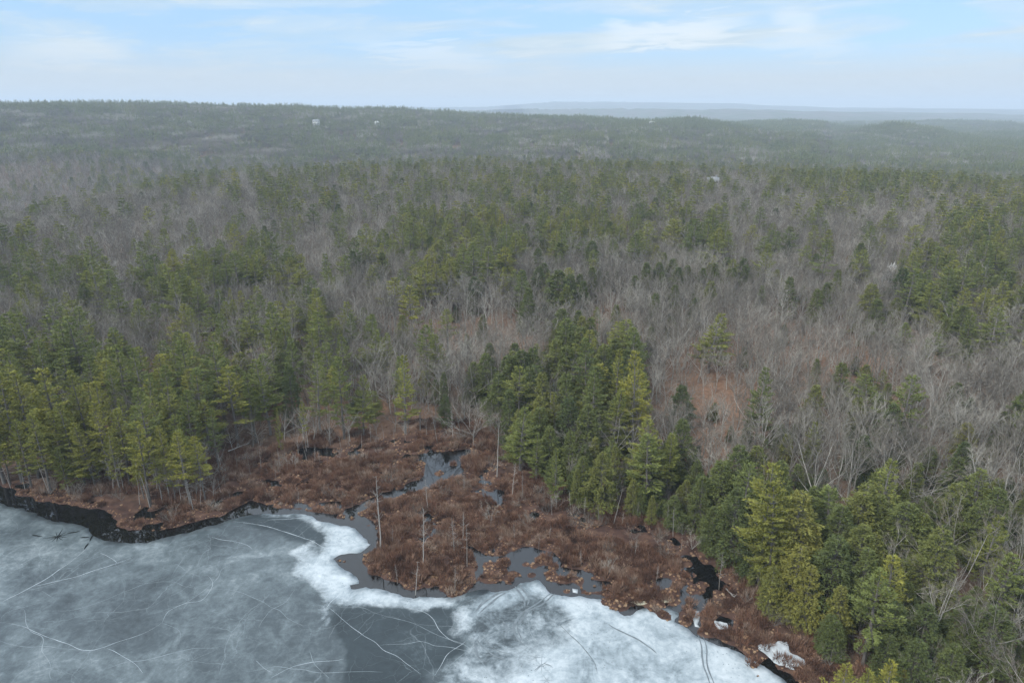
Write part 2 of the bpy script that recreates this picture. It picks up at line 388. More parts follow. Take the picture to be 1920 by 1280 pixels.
def ice_mat():
    m, t, b = new_mat('pond_ice')
    g = gpos(t)
    snow = N(t, 'ShaderNodeAttribute', attribute_type='GEOMETRY', attribute_name='snow').outputs['Fac']
    dark = N(t, 'ShaderNodeAttribute', attribute_type='GEOMETRY', attribute_name='dark').outputs['Fac']
    big = noise(t, g, 0.055, 7, 0.62, 0.6)
    mid = noise(t, g, 0.22, 6, 0.68, 1.0)
    fine = noise(t, g, 1.1, 5, 0.7)
    f = math_node(t, 'ADD', math_node(t, 'MULTIPLY', big, 0.5), math_node(t, 'ADD', math_node(t, 'MULTIPLY', mid, 0.32), math_node(t, 'MULTIPLY', fine, 0.18)))
    base = ramp(t, f, [(0.38, (0.032, 0.040, 0.044)), (0.47, (0.059, 0.074, 0.081)), (0.54, (0.096, 0.118, 0.126)), (0.64, (0.20, 0.232, 0.243))])
    clear = ramp(t, f, [(0.36, (0.014, 0.020, 0.023)), (0.55, (0.030, 0.041, 0.046)), (0.68, (0.10, 0.125, 0.135))])
    c = mix_col(t, dark, base, clear)
    # faint hairline fractures
    wv = N(t, 'ShaderNodeVectorMath', operation='ADD'); t.links.new(g, wv.inputs[0])
    dn = N(t, 'ShaderNodeTexNoise'); dn.inputs['Scale'].default_value = 0.12; dn.inputs['Detail'].default_value = 5; t.links.new(g, dn.inputs['Vector'])
    sc_ = N(t, 'ShaderNodeVectorMath', operation='SCALE'); sc_.inputs['Scale'].default_value = 7; t.links.new(dn.outputs['Color'], sc_.inputs[0]); t.links.new(sc_.outputs[0], wv.inputs[1])
    for s_, w_, k_ in ((0.05, 0.006, 0.22), (0.12, 0.009, 0.20), (0.31, 0.014, 0.14)):
        v = N(t, 'ShaderNodeTexVoronoi', feature='DISTANCE_TO_EDGE', voronoi_dimensions='2D'); v.inputs['Scale'].default_value = s_
        t.links.new(wv.outputs[0], v.inputs['Vector'])
        line = ramp(t, v.outputs['Distance'], [(0.0, 1.0), (w_, 0.0)])
        fade = ramp(t, noise(t, g, 0.09, 3), [(0.40, 0.0), (0.58, 1.0)])
        c = mix_col(t, math_node(t, 'MULTIPLY', math_node(t, 'MULTIPLY', line, fade), k_), c, (0.34, 0.39, 0.41))
    wf = math_node(t, 'ADD', snow, math_node(t, 'MULTIPLY', math_node(t, 'SUBTRACT', f, 0.5), math_node(t, 'MULTIPLY', math_node(t, 'SUBTRACT', 1.0, math_node(t, 'ABSOLUTE', math_node(t, 'SUBTRACT', math_node(t, 'MULTIPLY', snow, 2.0), 1.0))), 3.6)))
    wcol = ramp(t, f, [(0.40, (0.13, 0.16, 0.175)), (0.47, (0.235, 0.275, 0.295)), (0.53, (0.33, 0.37, 0.39)), (0.62, (0.45, 0.485, 0.50))])
    c = mix_col(t, ramp(t, wf, [(0.22, 0.0), (0.50, 0.50), (0.95, 1.0)]), c, wcol)
    # dark specks of debris frozen in
    v = N(t, 'ShaderNodeTexVoronoi', voronoi_dimensions='2D'); v.inputs['Scale'].default_value = 0.7; t.links.new(g, v.inputs['Vector'])
    spk = ramp(t, v.outputs['Distance'], [(0.045, 1.0), (0.075, 0.0)])
    spk = math_node(t, 'MULTIPLY', spk, ramp(t, noise(t, g, 0.16, 3), [(0.5, 0.0), (0.6, 0.7)]))
    c = mix_col(t, spk, c, (0.05, 0.06, 0.065))
    t.links.new(c, b.inputs['Base Color'])
    ro = ramp(t, wf, [(0.2, 0.32), (0.8, 0.8)])
    t.links.new(ro, b.inputs['Roughness'])
    b.inputs['Specular IOR Level'].default_value = 0.2
    bp = N(t, 'ShaderNodeBump'); bp.inputs['Strength'].default_value = 0.35; bp.inputs['Distance'].default_value = 0.08
    t.links.new(f, bp.inputs['Height']); t.links.new(bp.outputs[0], b.inputs['Normal'])
    return m
M_ICE = ice_mat()
M_CRACK = simple('white_ice_crack', (0.31, 0.35, 0.37), 0.6, 0.15, 0.8)
M_CRACK_DIM = simple('faint_ice_crack', (0.17, 0.20, 0.213), 0.6, 0.15, 0.8)
M_TRACK = simple('dark_wet_track', (0.10, 0.12, 0.13), 0.4, 0.2, 0.8)
M_MELT = simple('open_melt_water', (0.01, 0.012, 0.013), 0.15, 0.1)
M_SNOW = simple('old_snow', (0.33, 0.355, 0.365), 0.8, 0.1, 1.2)
M_MAT = simple('pale_floating_mat', (0.40, 0.37, 0.27), 0.8, 0.15, 1.2)

# ------------------------------------------------------------------ object helpers
def link(o): sc.collection.objects.link(o); return o
def mesh_np(name, V, Fc, mats, mi=None, fresh=None, smooth=False):
    """V (n,3); Fc list of arrays of equal-width faces"""
    me = bpy.data.meshes.new(name)
    V = np.asarray(V, np.float32)
    if not isinstance(Fc, list): Fc = [Fc]
    Fc = [np.asarray(f, np.int32) for f in Fc if len(f)]
    loops = np.concatenate([f.ravel() for f in Fc])
    tot = np.concatenate([np.full(len(f), f.shape[1], np.int32) for f in Fc])
    start = np.concatenate([[0], np.cumsum(tot)[:-1]]).astype(np.int32)
    me.vertices.add(len(V)); me.vertices.foreach_set('co', V.ravel())
    me.loops.add(len(loops)); me.loops.foreach_set('vertex_index', loops)
    me.polygons.add(len(tot)); me.polygons.foreach_set('loop_start', start)
    try: me.polygons.foreach_set('loop_total', tot)
    except Exception: pass
    for m in (mats if isinstance(mats, (list, tuple)) else [mats]): me.materials.append(m)
    if mi is not None: me.polygons.foreach_set('material_index', np.asarray(mi, np.int32))
    if smooth: me.polygons.foreach_set('use_smooth', np.ones(len(tot), bool))
    me.update(calc_edges=True)
    if fresh is not None:
        a = me.attributes.new('fresh', 'FLOAT', 'FACE'); a.data.foreach_set('value', np.asarray(fresh, np.float32))
    return me
def add_attr(me, name, vals):
    a = me.attributes.new(name, 'FLOAT', 'POINT'); a.data.foreach_set('value', np.asarray(vals, np.float32))
def obj(name, me, parent=None, **props):
    o = bpy.data.objects.new(name, me); link(o)
    if parent is not None: o.parent = parent
    for k, v in props.items(): o[k] = v
    return o
class MB:
    """collects tubes (quads) and blades (triangles) with a material index and a freshness value"""
    def __init__(s): s.v = []; s.q = []; s.t = []; s.qm = []; s.tm = []; s.qf = []; s.tf = []; s.n = 0
    def tube(s, pts, rad, n=5, m=0, f=0.5):
        pts = np.asarray(pts, float); k = len(pts)
        d = np.gradient(pts, axis=0); d /= np.linalg.norm(d, axis=1)[:, None] + 1e-9
        ref = np.where(np.abs(d[:, 2:3]) > 0.9, np.array([[1., 0, 0]]), np.array([[0., 0, 1]]))
        a = np.cross(d, ref); a /= np.linalg.norm(a, axis=1)[:, None] + 1e-9
        b = np.cross(d, a)
        th = np.arange(n) * 2 * math.pi / n
        ring = pts[:, None] + np.asarray(rad)[:, None, None] * (np.cos(th)[None, :, None] * a[:, None] + np.sin(th)[None, :, None] * b[:, None])
        s.v.append(ring.reshape(-1, 3))
        i = np.arange(k - 1)[:, None] * n + np.arange(n)[None]; j = np.arange(k - 1)[:, None] * n + (np.arange(n)[None] + 1) % n
        q = np.stack([i, j, j + n, i + n], -1).reshape(-1, 4) + s.n
        s.q.append(q); s.qm.append(np.full(len(q), m)); s.qf.append(np.full(len(q), f)); s.n += k * n
    def blades(s, base, tip, width, m=0, f=0.5):
        """one triangle each: base centre, tip, base width (random facing)"""
        base = np.asarray(base, float); tip = np.asarray(tip, float); k = len(base)
        if k == 0: return
        d = tip - base
        r = rng.normal(size=(k, 3)); w = np.cross(d, r); w /= np.linalg.norm(w, axis=1)[:, None] + 1e-9
        w *= np.asarray(width).reshape(-1, 1) * 0.5
        s.v.append(np.stack([base - w, base + w, tip], 1).reshape(-1, 3))
        s.t.append(np.arange(3 * k).reshape(-1, 3) + s.n)
        s.tm.append(np.full(k, m)); s.tf.append(np.broadcast_to(np.asarray(f, float), (k,)).copy()); s.n += 3 * k
    def mesh(s, name, mats, smooth=False):
        V = np.concatenate(s.v); fs = []; mi = []; fr = []
        if s.q: fs.append(np.concatenate(s.q)); mi += s.qm; fr += s.qf
        if s.t: fs.append(np.concatenate(s.t)); mi += s.tm; fr += s.tf
        return mesh_np(name, V, fs, mats, np.concatenate(mi), np.concatenate(fr), smooth)

# ------------------------------------------------------------------ ground, water, haze
def axis(lo, hi, f0, f1, step, grow=1.09):
    a = [f0]
    while a[-1] < f1: a.append(a[-1] + step)
    s = step
    while a[-1] < hi: s *= grow; a.append(a[-1] + s)
    b = []; s = step; c = f0
    while c > lo: s *= grow; c -= s; b.append(c)
    return np.array(b[::-1] + a)
gx = axis(-13500, 13500, -125, 95, 0.6, 1.07)
gy = axis(-900, 14500, 78, 235, 0.6, 1.045)
X, Y = np.meshgrid(gx, gy)
xf, yf = X.ravel(), Y.ravel()
S_ = sd_water(xf, yf)
FD = sd_forest(xf, yf)
Zg = land_height(xf, yf, S_)
# a rough canopy relief on the ground where single trees are no longer stood on it
rr = np.hypot(xf, yf)
farm = sstep(3600, 5200, rr)
Zg = Zg + farm * (14 + 16 * rng.random(len(xf)))
LITTER = [(1340,860,80,60),(1260,800,70,60),(1560,720,90,50),(560,790,90,40),(1780,700,90,60),(1000,640,70,40),(1120,620,60,40),(1340,755,95,115),(820,640,150,55),(1700,660,110,60),(1490,645,110,42),(700,790,160,40),(1640,790,70,50),(960,640,60,40)]
def litter_at(x, y, z):
    px, py = project(x, y, z); v = np.zeros(np.shape(px))
    for cx, cy, rx, ry in LITTER:
        v = np.maximum(v, 1 - sstep(0.5, 1.2, np.hypot((px - cx) / rx, (py - cy) / ry)))
    return v * (y > 50) * sstep(.18, .50, fbm(x, y, 16, 85, 4))
nx, ny = len(gx), len(gy)
ii = (np.arange(ny - 1)[:, None] * nx + np.arange(nx - 1)[None]).ravel()
me = mesh_np('ground', np.stack([xf, yf, Zg], 1), np.stack([ii, ii + 1, ii + nx + 1, ii + nx], 1), M_GROUND, smooth=True)
add_attr(me, 'bog', (1 - sstep(-3, 5, FD)) * (rr < 600))
add_attr(me, 'far', sstep(2200, 4200, rr))
add_attr(me, 'litter', litter_at(xf, yf, Zg))
obj('ground', me, kind='structure')

wp = [(x, y) for x, y in [(-460, -220), (160, -220), (160, 240), (-460, 240)]]
me = mesh_np('water', [(x, y, 0.0) for x, y in wp], np.array([[0, 1, 2, 3]]), M_WATER)
obj('water', me, kind='structure')

def haze_box():
    x0, x1, y0, y1, z0, z1 = -14200, 14200, -1200, 15200, -60, 262
    print('highest ground', float(Zg.max()), 'lowest', float(Zg.min()))
    V = [(x, y, z) for z in (z0, z1) for x, y in ((x0, y0), (x1, y0), (x1, y1), (x0, y1))]
    Fq = np.array([[3, 2, 1, 0], [4, 5, 6, 7], [0, 1, 5, 4], [1, 2, 6, 5], [2, 3, 7, 6], [3, 0, 4, 7]])
    m = bpy.data.materials.new('thin_haze'); m.use_nodes = True
    t = m.node_tree; t.nodes.clear()
    pv = N(t, 'ShaderNodeVolumePrincipled'); pv.inputs['Density'].default_value = HAZE_DENSITY
    pv.inputs['Color'].default_value = HAZE_COLOR; pv.inputs['Anisotropy'].default_value = 0.0
    o_ = N(t, 'ShaderNodeOutputMaterial'); t.links.new(pv.outputs[0], o_.inputs['Volume'])
    return obj('haze', mesh_np('haze', V, Fq, m), kind='stuff')
HAZE_DENSITY = 1.4e-4
HAZE_COLOR = (0.72, 0.84, 0.97, 1)
haze_box()

# ------------------------------------------------------------------ the ice sheet
ICE_PX = [(0,943),(35,952),(73,968),(98,976),(146,980),(166,990),(171,1004),(197,1012),(226,1017),(277,1016),(328,1006),(379,990),(416,981),(438,972),(470,966),(547,963),(583,968),(620,981),(667,990),(697,1021),(675,1034),(635,1040),(624,1048),(635,1063),(668,1083),(672,1092),(655,1097),(658,1105),(677,1105),(688,1099),(728,1110),(775,1123),(786,1119),(855,1118),(903,1108),(921,1110),(965,1101),(976,1092),(1008,1088),(1019,1097),(1038,1112),(1085,1118),(1125,1123),(1151,1138),(1169,1152),(1213,1141),(1256,1141),(1271,1149),(1267,1164),(1289,1179),(1300,1190),(1340,1203),(1366,1212),(1402,1234),(1446,1254),(1475,1274),(1490,1290),(1560,1420)]
def densify(pts, step, amp, seed, closed=True, skip=70.0):
    out = []
    n = len(pts)
    for i in range(n if closed else n - 1):
        a = np.array(pts[i], float); b = np.array(pts[(i + 1) % n], float)
        L = np.linalg.norm(b - a); near = max(np.linalg.norm(a), np.linalg.norm(b)) < 190 and a[1] > 60 and b[1] > 60
        k = max(1, int(L / step)) if near else max(1, int(L / 12))
        nrm = np.array([-(b - a)[1], (b - a)[0]]) / (L + 1e-9)
        for j in range(k):
            p = a + (b - a) * j / k
            if near:
                p = p + nrm * ((fbm(p[0], p[1], 2.6, seed, 3) - 0.5) * 2 * amp)
            out.append((float(p[0]), float(p[1])))
    return out
ice_w = [flat(*p) for p in ICE_PX] + [(55, 18), (70, -160), (-400, -160), (-400, 150), (-170, 138)]
ice_o = densify(ice_w, 0.5, 0.85, 81)
SNOW_PX = [
 [(500,958),(547,958),(583,962),(620,975),(672,985),(705,1021),(680,1038),(640,1045),(630,1050),(645,1063),(678,1083),(672,1100),(700,1102),(728,1110),(775,1122),(855,1118),(905,1108),(880,1120),(830,1126),(775,1136),(720,1132),(680,1130),(650,1134),(625,1136),(610,1165),(600,1150),(598,1120),(575,1085),(555,1055),(545,1035),(575,1020),(600,1032),(622,1012),(612,985),(590,974),(550,968),(505,966)],
 [(905,1106),(965,1099),(976,1090),(1008,1085),(1040,1110),(1130,1120),(1169,1150),(1256,1138),(1275,1150),(1268,1166),(1305,1190),(1370,1210),(1480,1274),(1600,1420),(1300,1500),(1000,1420),(950,1290),(975,1240),(1000,1215),(1060,1205),(1080,1180),(1050,1150),(1010,1125),(960,1135),(900,1160),(866,1183),(870,1150)]]
HALF_PX = [[(866,1183),(900,1150),(960,1125),(1040,1130),(1090,1180),(1080,1300),(1000,1500),(860,1420),(800,1290),(860,1240),(880,1205)]]
DARK_PX = [[(628,1140),(700,1134),(760,1139),(820,1140),(884,1150),(884,1170),(862,1190),(873,1223),(830,1245),(800,1260),(790,1300),(760,1400),(640,1400),(648,1280),(648,1215),(632,1185),(618,1160)],
           [(440,978),(480,968),(547,968),(590,978),(608,995),(612,1015),(600,1026),(575,1018),(545,1015),(520,1000),(470,990)]]
x0, x1, y0, y1 = -135, 70, 66, 175
ax_, ay_ = np.meshgrid(np.arange(x0, x1, 0.75), np.arange(y0, y1, 0.75))
ax_ = ax_.ravel() + rng.uniform(-.2, .2, ax_.size); ay_ = ay_.ravel() + rng.uniform(-.2, .2, ay_.size)
ok = inside(ice_o, ax_, ay_); ax_, ay_ = ax_[ok], ay_[ok]
d = dist_line([flat(*p) for p in ICE_PX], ax_, ay_, False)
ok = d > 1.2; ax_, ay_ = ax_[ok], ay_[ok]
bx, by = np.meshgrid(np.arange(-395, 60, 14.0), np.arange(-155, 150, 14.0)); bx, by = bx.ravel(), by.ravel()
ok = inside(ice_o, bx, by) & ~((bx > x0 - 5) & (bx < x1 + 5) & (by > y0 - 5)); bx, by = bx[ok], by[ok]
pts = [Vector(p) for p in ice_o] + [Vector((a, b)) for a, b in zip(ax_, ay_)] + [Vector((a, b)) for a, b in zip(bx, by)]
nb = len(ice_o)
res = delaunay_2d_cdt(pts, [(i, (i + 1) % nb) for i in range(nb)], [list(range(nb))], 1, 1e-5)
vi = np.array([(v.x, v.y) for v in res[0]]); fi = np.array([f for f in res[2] if len(f) == 3])
a_, b_, c_ = vi[fi[:, 0]], vi[fi[:, 1]], vi[fi[:, 2]]
cr = (b_[:, 0] - a_[:, 0]) * (c_[:, 1] - a_[:, 1]) - (b_[:, 1] - a_[:, 1]) * (c_[:, 0] - a_[:, 0])
fi[cr < 0] = fi[cr < 0][:, ::-1]
def zone(polys, x, y, soft, amp=5.0):
    v = np.zeros(len(x))
    for p in polys:
        w = [flat(*q) for q in p]; dd = dist_line(w, x, y); s = np.where(inside(w, x, y), dd, -dd)
        s = s + (fbm(x, y, 5.0, 91, 4) - 0.5) * amp
        v = np.maximum(v, sstep(-soft, soft, s))
    return v
# rim: the top face plus a skirt down into the water, so the sheet has its thickness
top = np.concatenate([vi, np.full((len(vi), 1), 0.05)], 1)
sk = np.array([(*p, -0.12) for p in ice_o])
nv = len(top)
e = np.arange(nb); e2 = (e + 1) % nb
skf = np.stack([e, e2, nv + e2, nv + e], 1)
me = mesh_np('lake_ice', np.concatenate([top, sk]), [skf, fi], M_ICE)
allx = np.concatenate([vi[:, 0], sk[:, 0]]); ally = np.concatenate([vi[:, 1], sk[:, 1]])
sn = np.maximum(zone(SNOW_PX, allx, ally, 2.6), 0.55 * zone(HALF_PX, allx, ally, 2.5))
add_attr(me, 'snow', sn)
add_attr(me, 'dark', zone(DARK_PX, allx, ally, 0.45, 1.6) * (1 - zone(SNOW_PX, allx, ally, 1.3)))
ice = obj('lake_ice', me, kind='structure')

def ribbon(name, pts, w, mat, z, parent, seed=0, taper=True, wob=0.5, rough=0.35):
    P = [np.array(p, float) for p in pts]; out = []
    for i in range(len(P) - 1):
        k = max(2, int(np.linalg.norm(P[i + 1] - P[i]) / 0.5))
        # smooth through the survey points
        p0 = P[max(i - 1, 0)]; p3 = P[min(i + 2, len(P) - 1)]
        for j in range(k):
            u = j / k
            out.append(0.5 * ((2 * P[i]) + (-p0 + P[i + 1]) * u + (2 * p0 - 5 * P[i] + 4 * P[i + 1] - p3) * u * u + (-p0 + 3 * P[i] - 3 * P[i + 1] + p3) * u ** 3))
    out.append(P[-1]); Q = np.array(out); n = len(Q)
    d = np.gradient(Q, axis=0); d /= np.linalg.norm(d, axis=1)[:, None] + 1e-9
    nr = np.stack([-d[:, 1], d[:, 0]], 1)
    s = np.arange(n) * 0.5
    Q = Q + nr * ((vnoise(s, s * 0 + seed * 3.3, 2.5, seed) - 0.5) * wob)[:, None]
    tt = np.linspace(0, 1, n)
    ww = w * (0.35 + 1.3 * vnoise(s, s * 0 + seed, 1.6, seed + 5)) * (np.sqrt(np.sin(np.pi * np.clip(tt, 0.01, 0.99))) if taper else 1)
    ww2 = w * (0.35 + 1.3 * vnoise(s, s * 0 - seed, 1.2, seed + 9)) * (np.sqrt(np.sin(np.pi * np.clip(tt, 0.01, 0.99))) if taper else 1)
    L = Q + nr * ww[:, None] / 2; Rr = Q - nr * ww2[:, None] / 2
    V = np.concatenate([np.c_[L, np.full(n, z)], np.c_[Rr, np.full(n, z)]])
    i = np.arange(n - 1)
    return obj(name, mesh_np(name, V, np.stack([i, i + n, i + n + 1, i + 1], 1), mat), parent)
CR = [([(0,1128),(62,1099),(120,1062),(160,1029)], .34, 0), ([(62,1099),(146,1079),(219,1055),(248,1044)], .26, 0), ([(219,1055),(202,1041),(186,1037)], .16, 0),
 ([(303,1168),(317,1146),(350,1131),(379,1124),(397,1099),(392,1077)], .17, 0), ([(303,1168),(262,1190),(219,1204),(190,1215),(160,1219),(109,1201),(47,1175),(15,1167)], .19, 0),
 ([(0,1201),(30,1210),(87,1212),(160,1219)], .16, 1), ([(397,1006),(456,1020),(474,1028)], .24, 0), ([(437,977),(510,989),(565,1006),(609,1028)], .30, 0),
 ([(500,975),(540,973),(576,969)], .22, 0), ([(615,1135),(647,1164),(684,1190),(724,1219),(764,1245),(790,1263)], .19, 0),
 ([(626,1137),(680,1139),(720,1153),(775,1168),(819,1190),(870,1208),(899,1237),(928,1274)], .16, 1), ([(753,1137),(797,1150),(819,1172),(841,1197),(870,1208)], .19, 0),
 ([(852,1146),(852,1168),(844,1183)], .12, 1), ([(815,1266),(833,1234),(873,1201)], .22, 0), ([(507,1270),(540,1252),(583,1241),(645,1235)], .17, 0),
 ([(580,985),(560,1003),(545,1010)], .12, 1), ([(0,1170),(5,1155),(25,1143),(80,1128)], .14, 1), ([(200,1215),(240,1235),(270,1260)], .16, 0),
 ([(100,1120),(75,1108),(55,1100)], .12, 1), ([(640,1110),(620,1128),(612,1140)], .2, 0), ([(482,1236),(495,1250),(512,1262)], .13, 0), ([(303,1168),(335,1183),(335,1208)], .12, 1),
 ([(700,1160),(690,1180),(660,1200)], .1, 1), ([(775,1168),(800,1172),(860,1175)], .1, 1), ([(400,1220),(365,1235),(345,1250)], .1, 1)]
for k, (pp, w, dim) in enumerate(CR):
    ribbon('crack', [flat(*q, 0.05) for q in pp], w * .38, M_CRACK_DIM if dim else M_CRACK, 0.054 + 0.0004 * k, ice, k)
for k in range(22):                                       # hairline cracks wandering over the sheet
    a, b = random.uniform(0, 1150), random.uniform(1050, 1285)
    x_, y_ = flat(a, b); ang = random.uniform(0, math.pi); pp = [(x_, y_)]
    for j in range(random.randint(2, 5)):
        ang += random.uniform(-.5, .5); s = random.uniform(2.5, 7); pp.append((pp[-1][0] + s * math.cos(ang), pp[-1][1] + s * math.sin(ang) * 0.8))
    if all(inside(ice_o, np.array([p[0]]), np.array([p[1]]))[0] for p in pp) and len(pp) > 2:
        ribbon('crack', pp, random.uniform(.05, .1), M_CRACK_DIM, 0.066 + 0.0003 * k, ice, 60 + k, True, 0.9)
TR = [([(943,1106),(917,1121),(892,1146)], .5), ([(948,1110),(925,1125),(899,1150)], .35), ([(1041,1113),(1019,1131),(986,1150),(972,1172),(979,1197)], .45), ([(1036,1111),(1010,1129),(978,1150),(962,1172),(968,1195),(985,1208)], .38),
 ([(965,1099),(979,1117),(983,1137)], .4), ([(975,1095),(990,1118),(990,1135)], .4), ([(892,1197),(905,1215),(925,1228),(950,1236)], .3), ([(905,1190),(920,1212),(955,1225)], .25), ([(890,1200),(898,1228),(915,1240)], .35),
 ([(941,1165),(948,1180),(945,1195)], .6), ([(1008,1150),(1040,1165),(1075,1195),(1110,1235),(1120,1262)], .12), ([(1310,1190),(1318,1215),(1320,1250),(1330,1285)], .3), ([(1316,1190),(1325,1215),(1327,1250),(1340,1285)], .22), ([(1000,1255),(1020,1245),(1035,1252)], .15),([(1140,1170),(1190,1195),(1230,1225)], .3)]
for k, (pp, w) in enumerate(TR):
    ribbon('wheel_track', [flat(*q, 0.05) for q in pp], w, M_TRACK, 0.085 + 0.0004 * k, ice, 200 + k)
def melt_star(px, py, n, r, w, mat):
    cx, cy = flat(px, py, 0.05); V = []; 
    for k in range(2 * n):
        a = math.pi * k / n + random.uniform(-.12, .12); q = r * random.uniform(.55, 1.15) if k % 2 == 0 else w * random.uniform(.7, 1.2)
        V.append((cx + q * math.cos(a), cy + q * math.sin(a), 0.092))
    V.append((cx, cy, 0.092)); c = 2 * n
    Fs = np.array([[c, k, (k + 1) % (2 * n)] for k in range(2 * n)])
    obj('melt_star', mesh_np('melt_star', V, Fs, mat), ice)
melt_star(108, 1006, 11, 3.0, .38, M_MELT)
M_STAR = simple('faint_melt_marks', (0.19, 0.22, 0.235), .5, .15)
melt_star(1015, 1247, 8, 2.6, .12, M_STAR); melt_star(1025, 1274, 6, 1.4, .1, M_STAR); melt_star(1004, 1232, 5, 1.2, .1, M_STAR)
for pp in ([(174,1003),(168,1016)], [(166,1018),(158,1030)], [(60,1003),(80,1006)], [(126,1000),(150,996)], [(150,1008),(168,1007)]):
    ribbon('dark_crack', [flat(*q) for q in pp], .28, M_MELT, 0.095, ice, 7, True, 0.1)
def blob(name, polypx, z, mat, parent=None, amp=.3, **pr):
    o_ = densify([flat(*q) for q in polypx], 0.5, amp, 95)
    r_ = delaunay_2d_cdt([Vector(p) for p in o_], [(i, (i + 1) % len(o_)) for i in range(len(o_))], [list(range(len(o_)))], 1, 1e-5)
    n = len(o_); V = [(v.x, v.y, z) for v in r_[0]]; fs = np.array([f for f in r_[2] if len(f) == 3]); nv = len(V)
    va = np.array(V); c = np.cross(va[fs[:, 1]] - va[fs[:, 0]], va[fs[:, 2]] - va[fs[:, 0]])[:, 2]; fs[c < 0] = fs[c < 0][:, ::-1]
    V += [(p[0], p[1], z - 0.25) for p in o_]
    q = np.array([[i, (i + 1) % n, nv + (i + 1) % n, nv + i] for i in range(n)])
    return obj(name, mesh_np(name, V, [q, fs], mat), parent, **pr)
blob('ice_floe', [(1300,1143),(1312,1145),(1313,1160),(1309,1170),(1312,1177),(1302,1174),(1298,1160)], 0.05, M_SNOW, label='small white ice floe adrift in the dark inlet by the right shore', category='ice floe')
blob('ice_floe', [(1073,1103),(1084,1105),(1083,1112),(1074,1110)], 0.05, M_SNOW, amp=.1, label='tiny white ice chunk floating between the bog and the ice edge', category='ice floe')
blob('pale_mat', [(1169,1114),(1200,1112),(1225,1120),(1222,1134),(1195,1135),(1172,1128)], 0.30, M_MAT, kind='stuff')
blob('pale_mat', [(1240,1118),(1262,1120),(1260,1130),(1244,1130)], 0.30, M_MAT, kind='stuff')

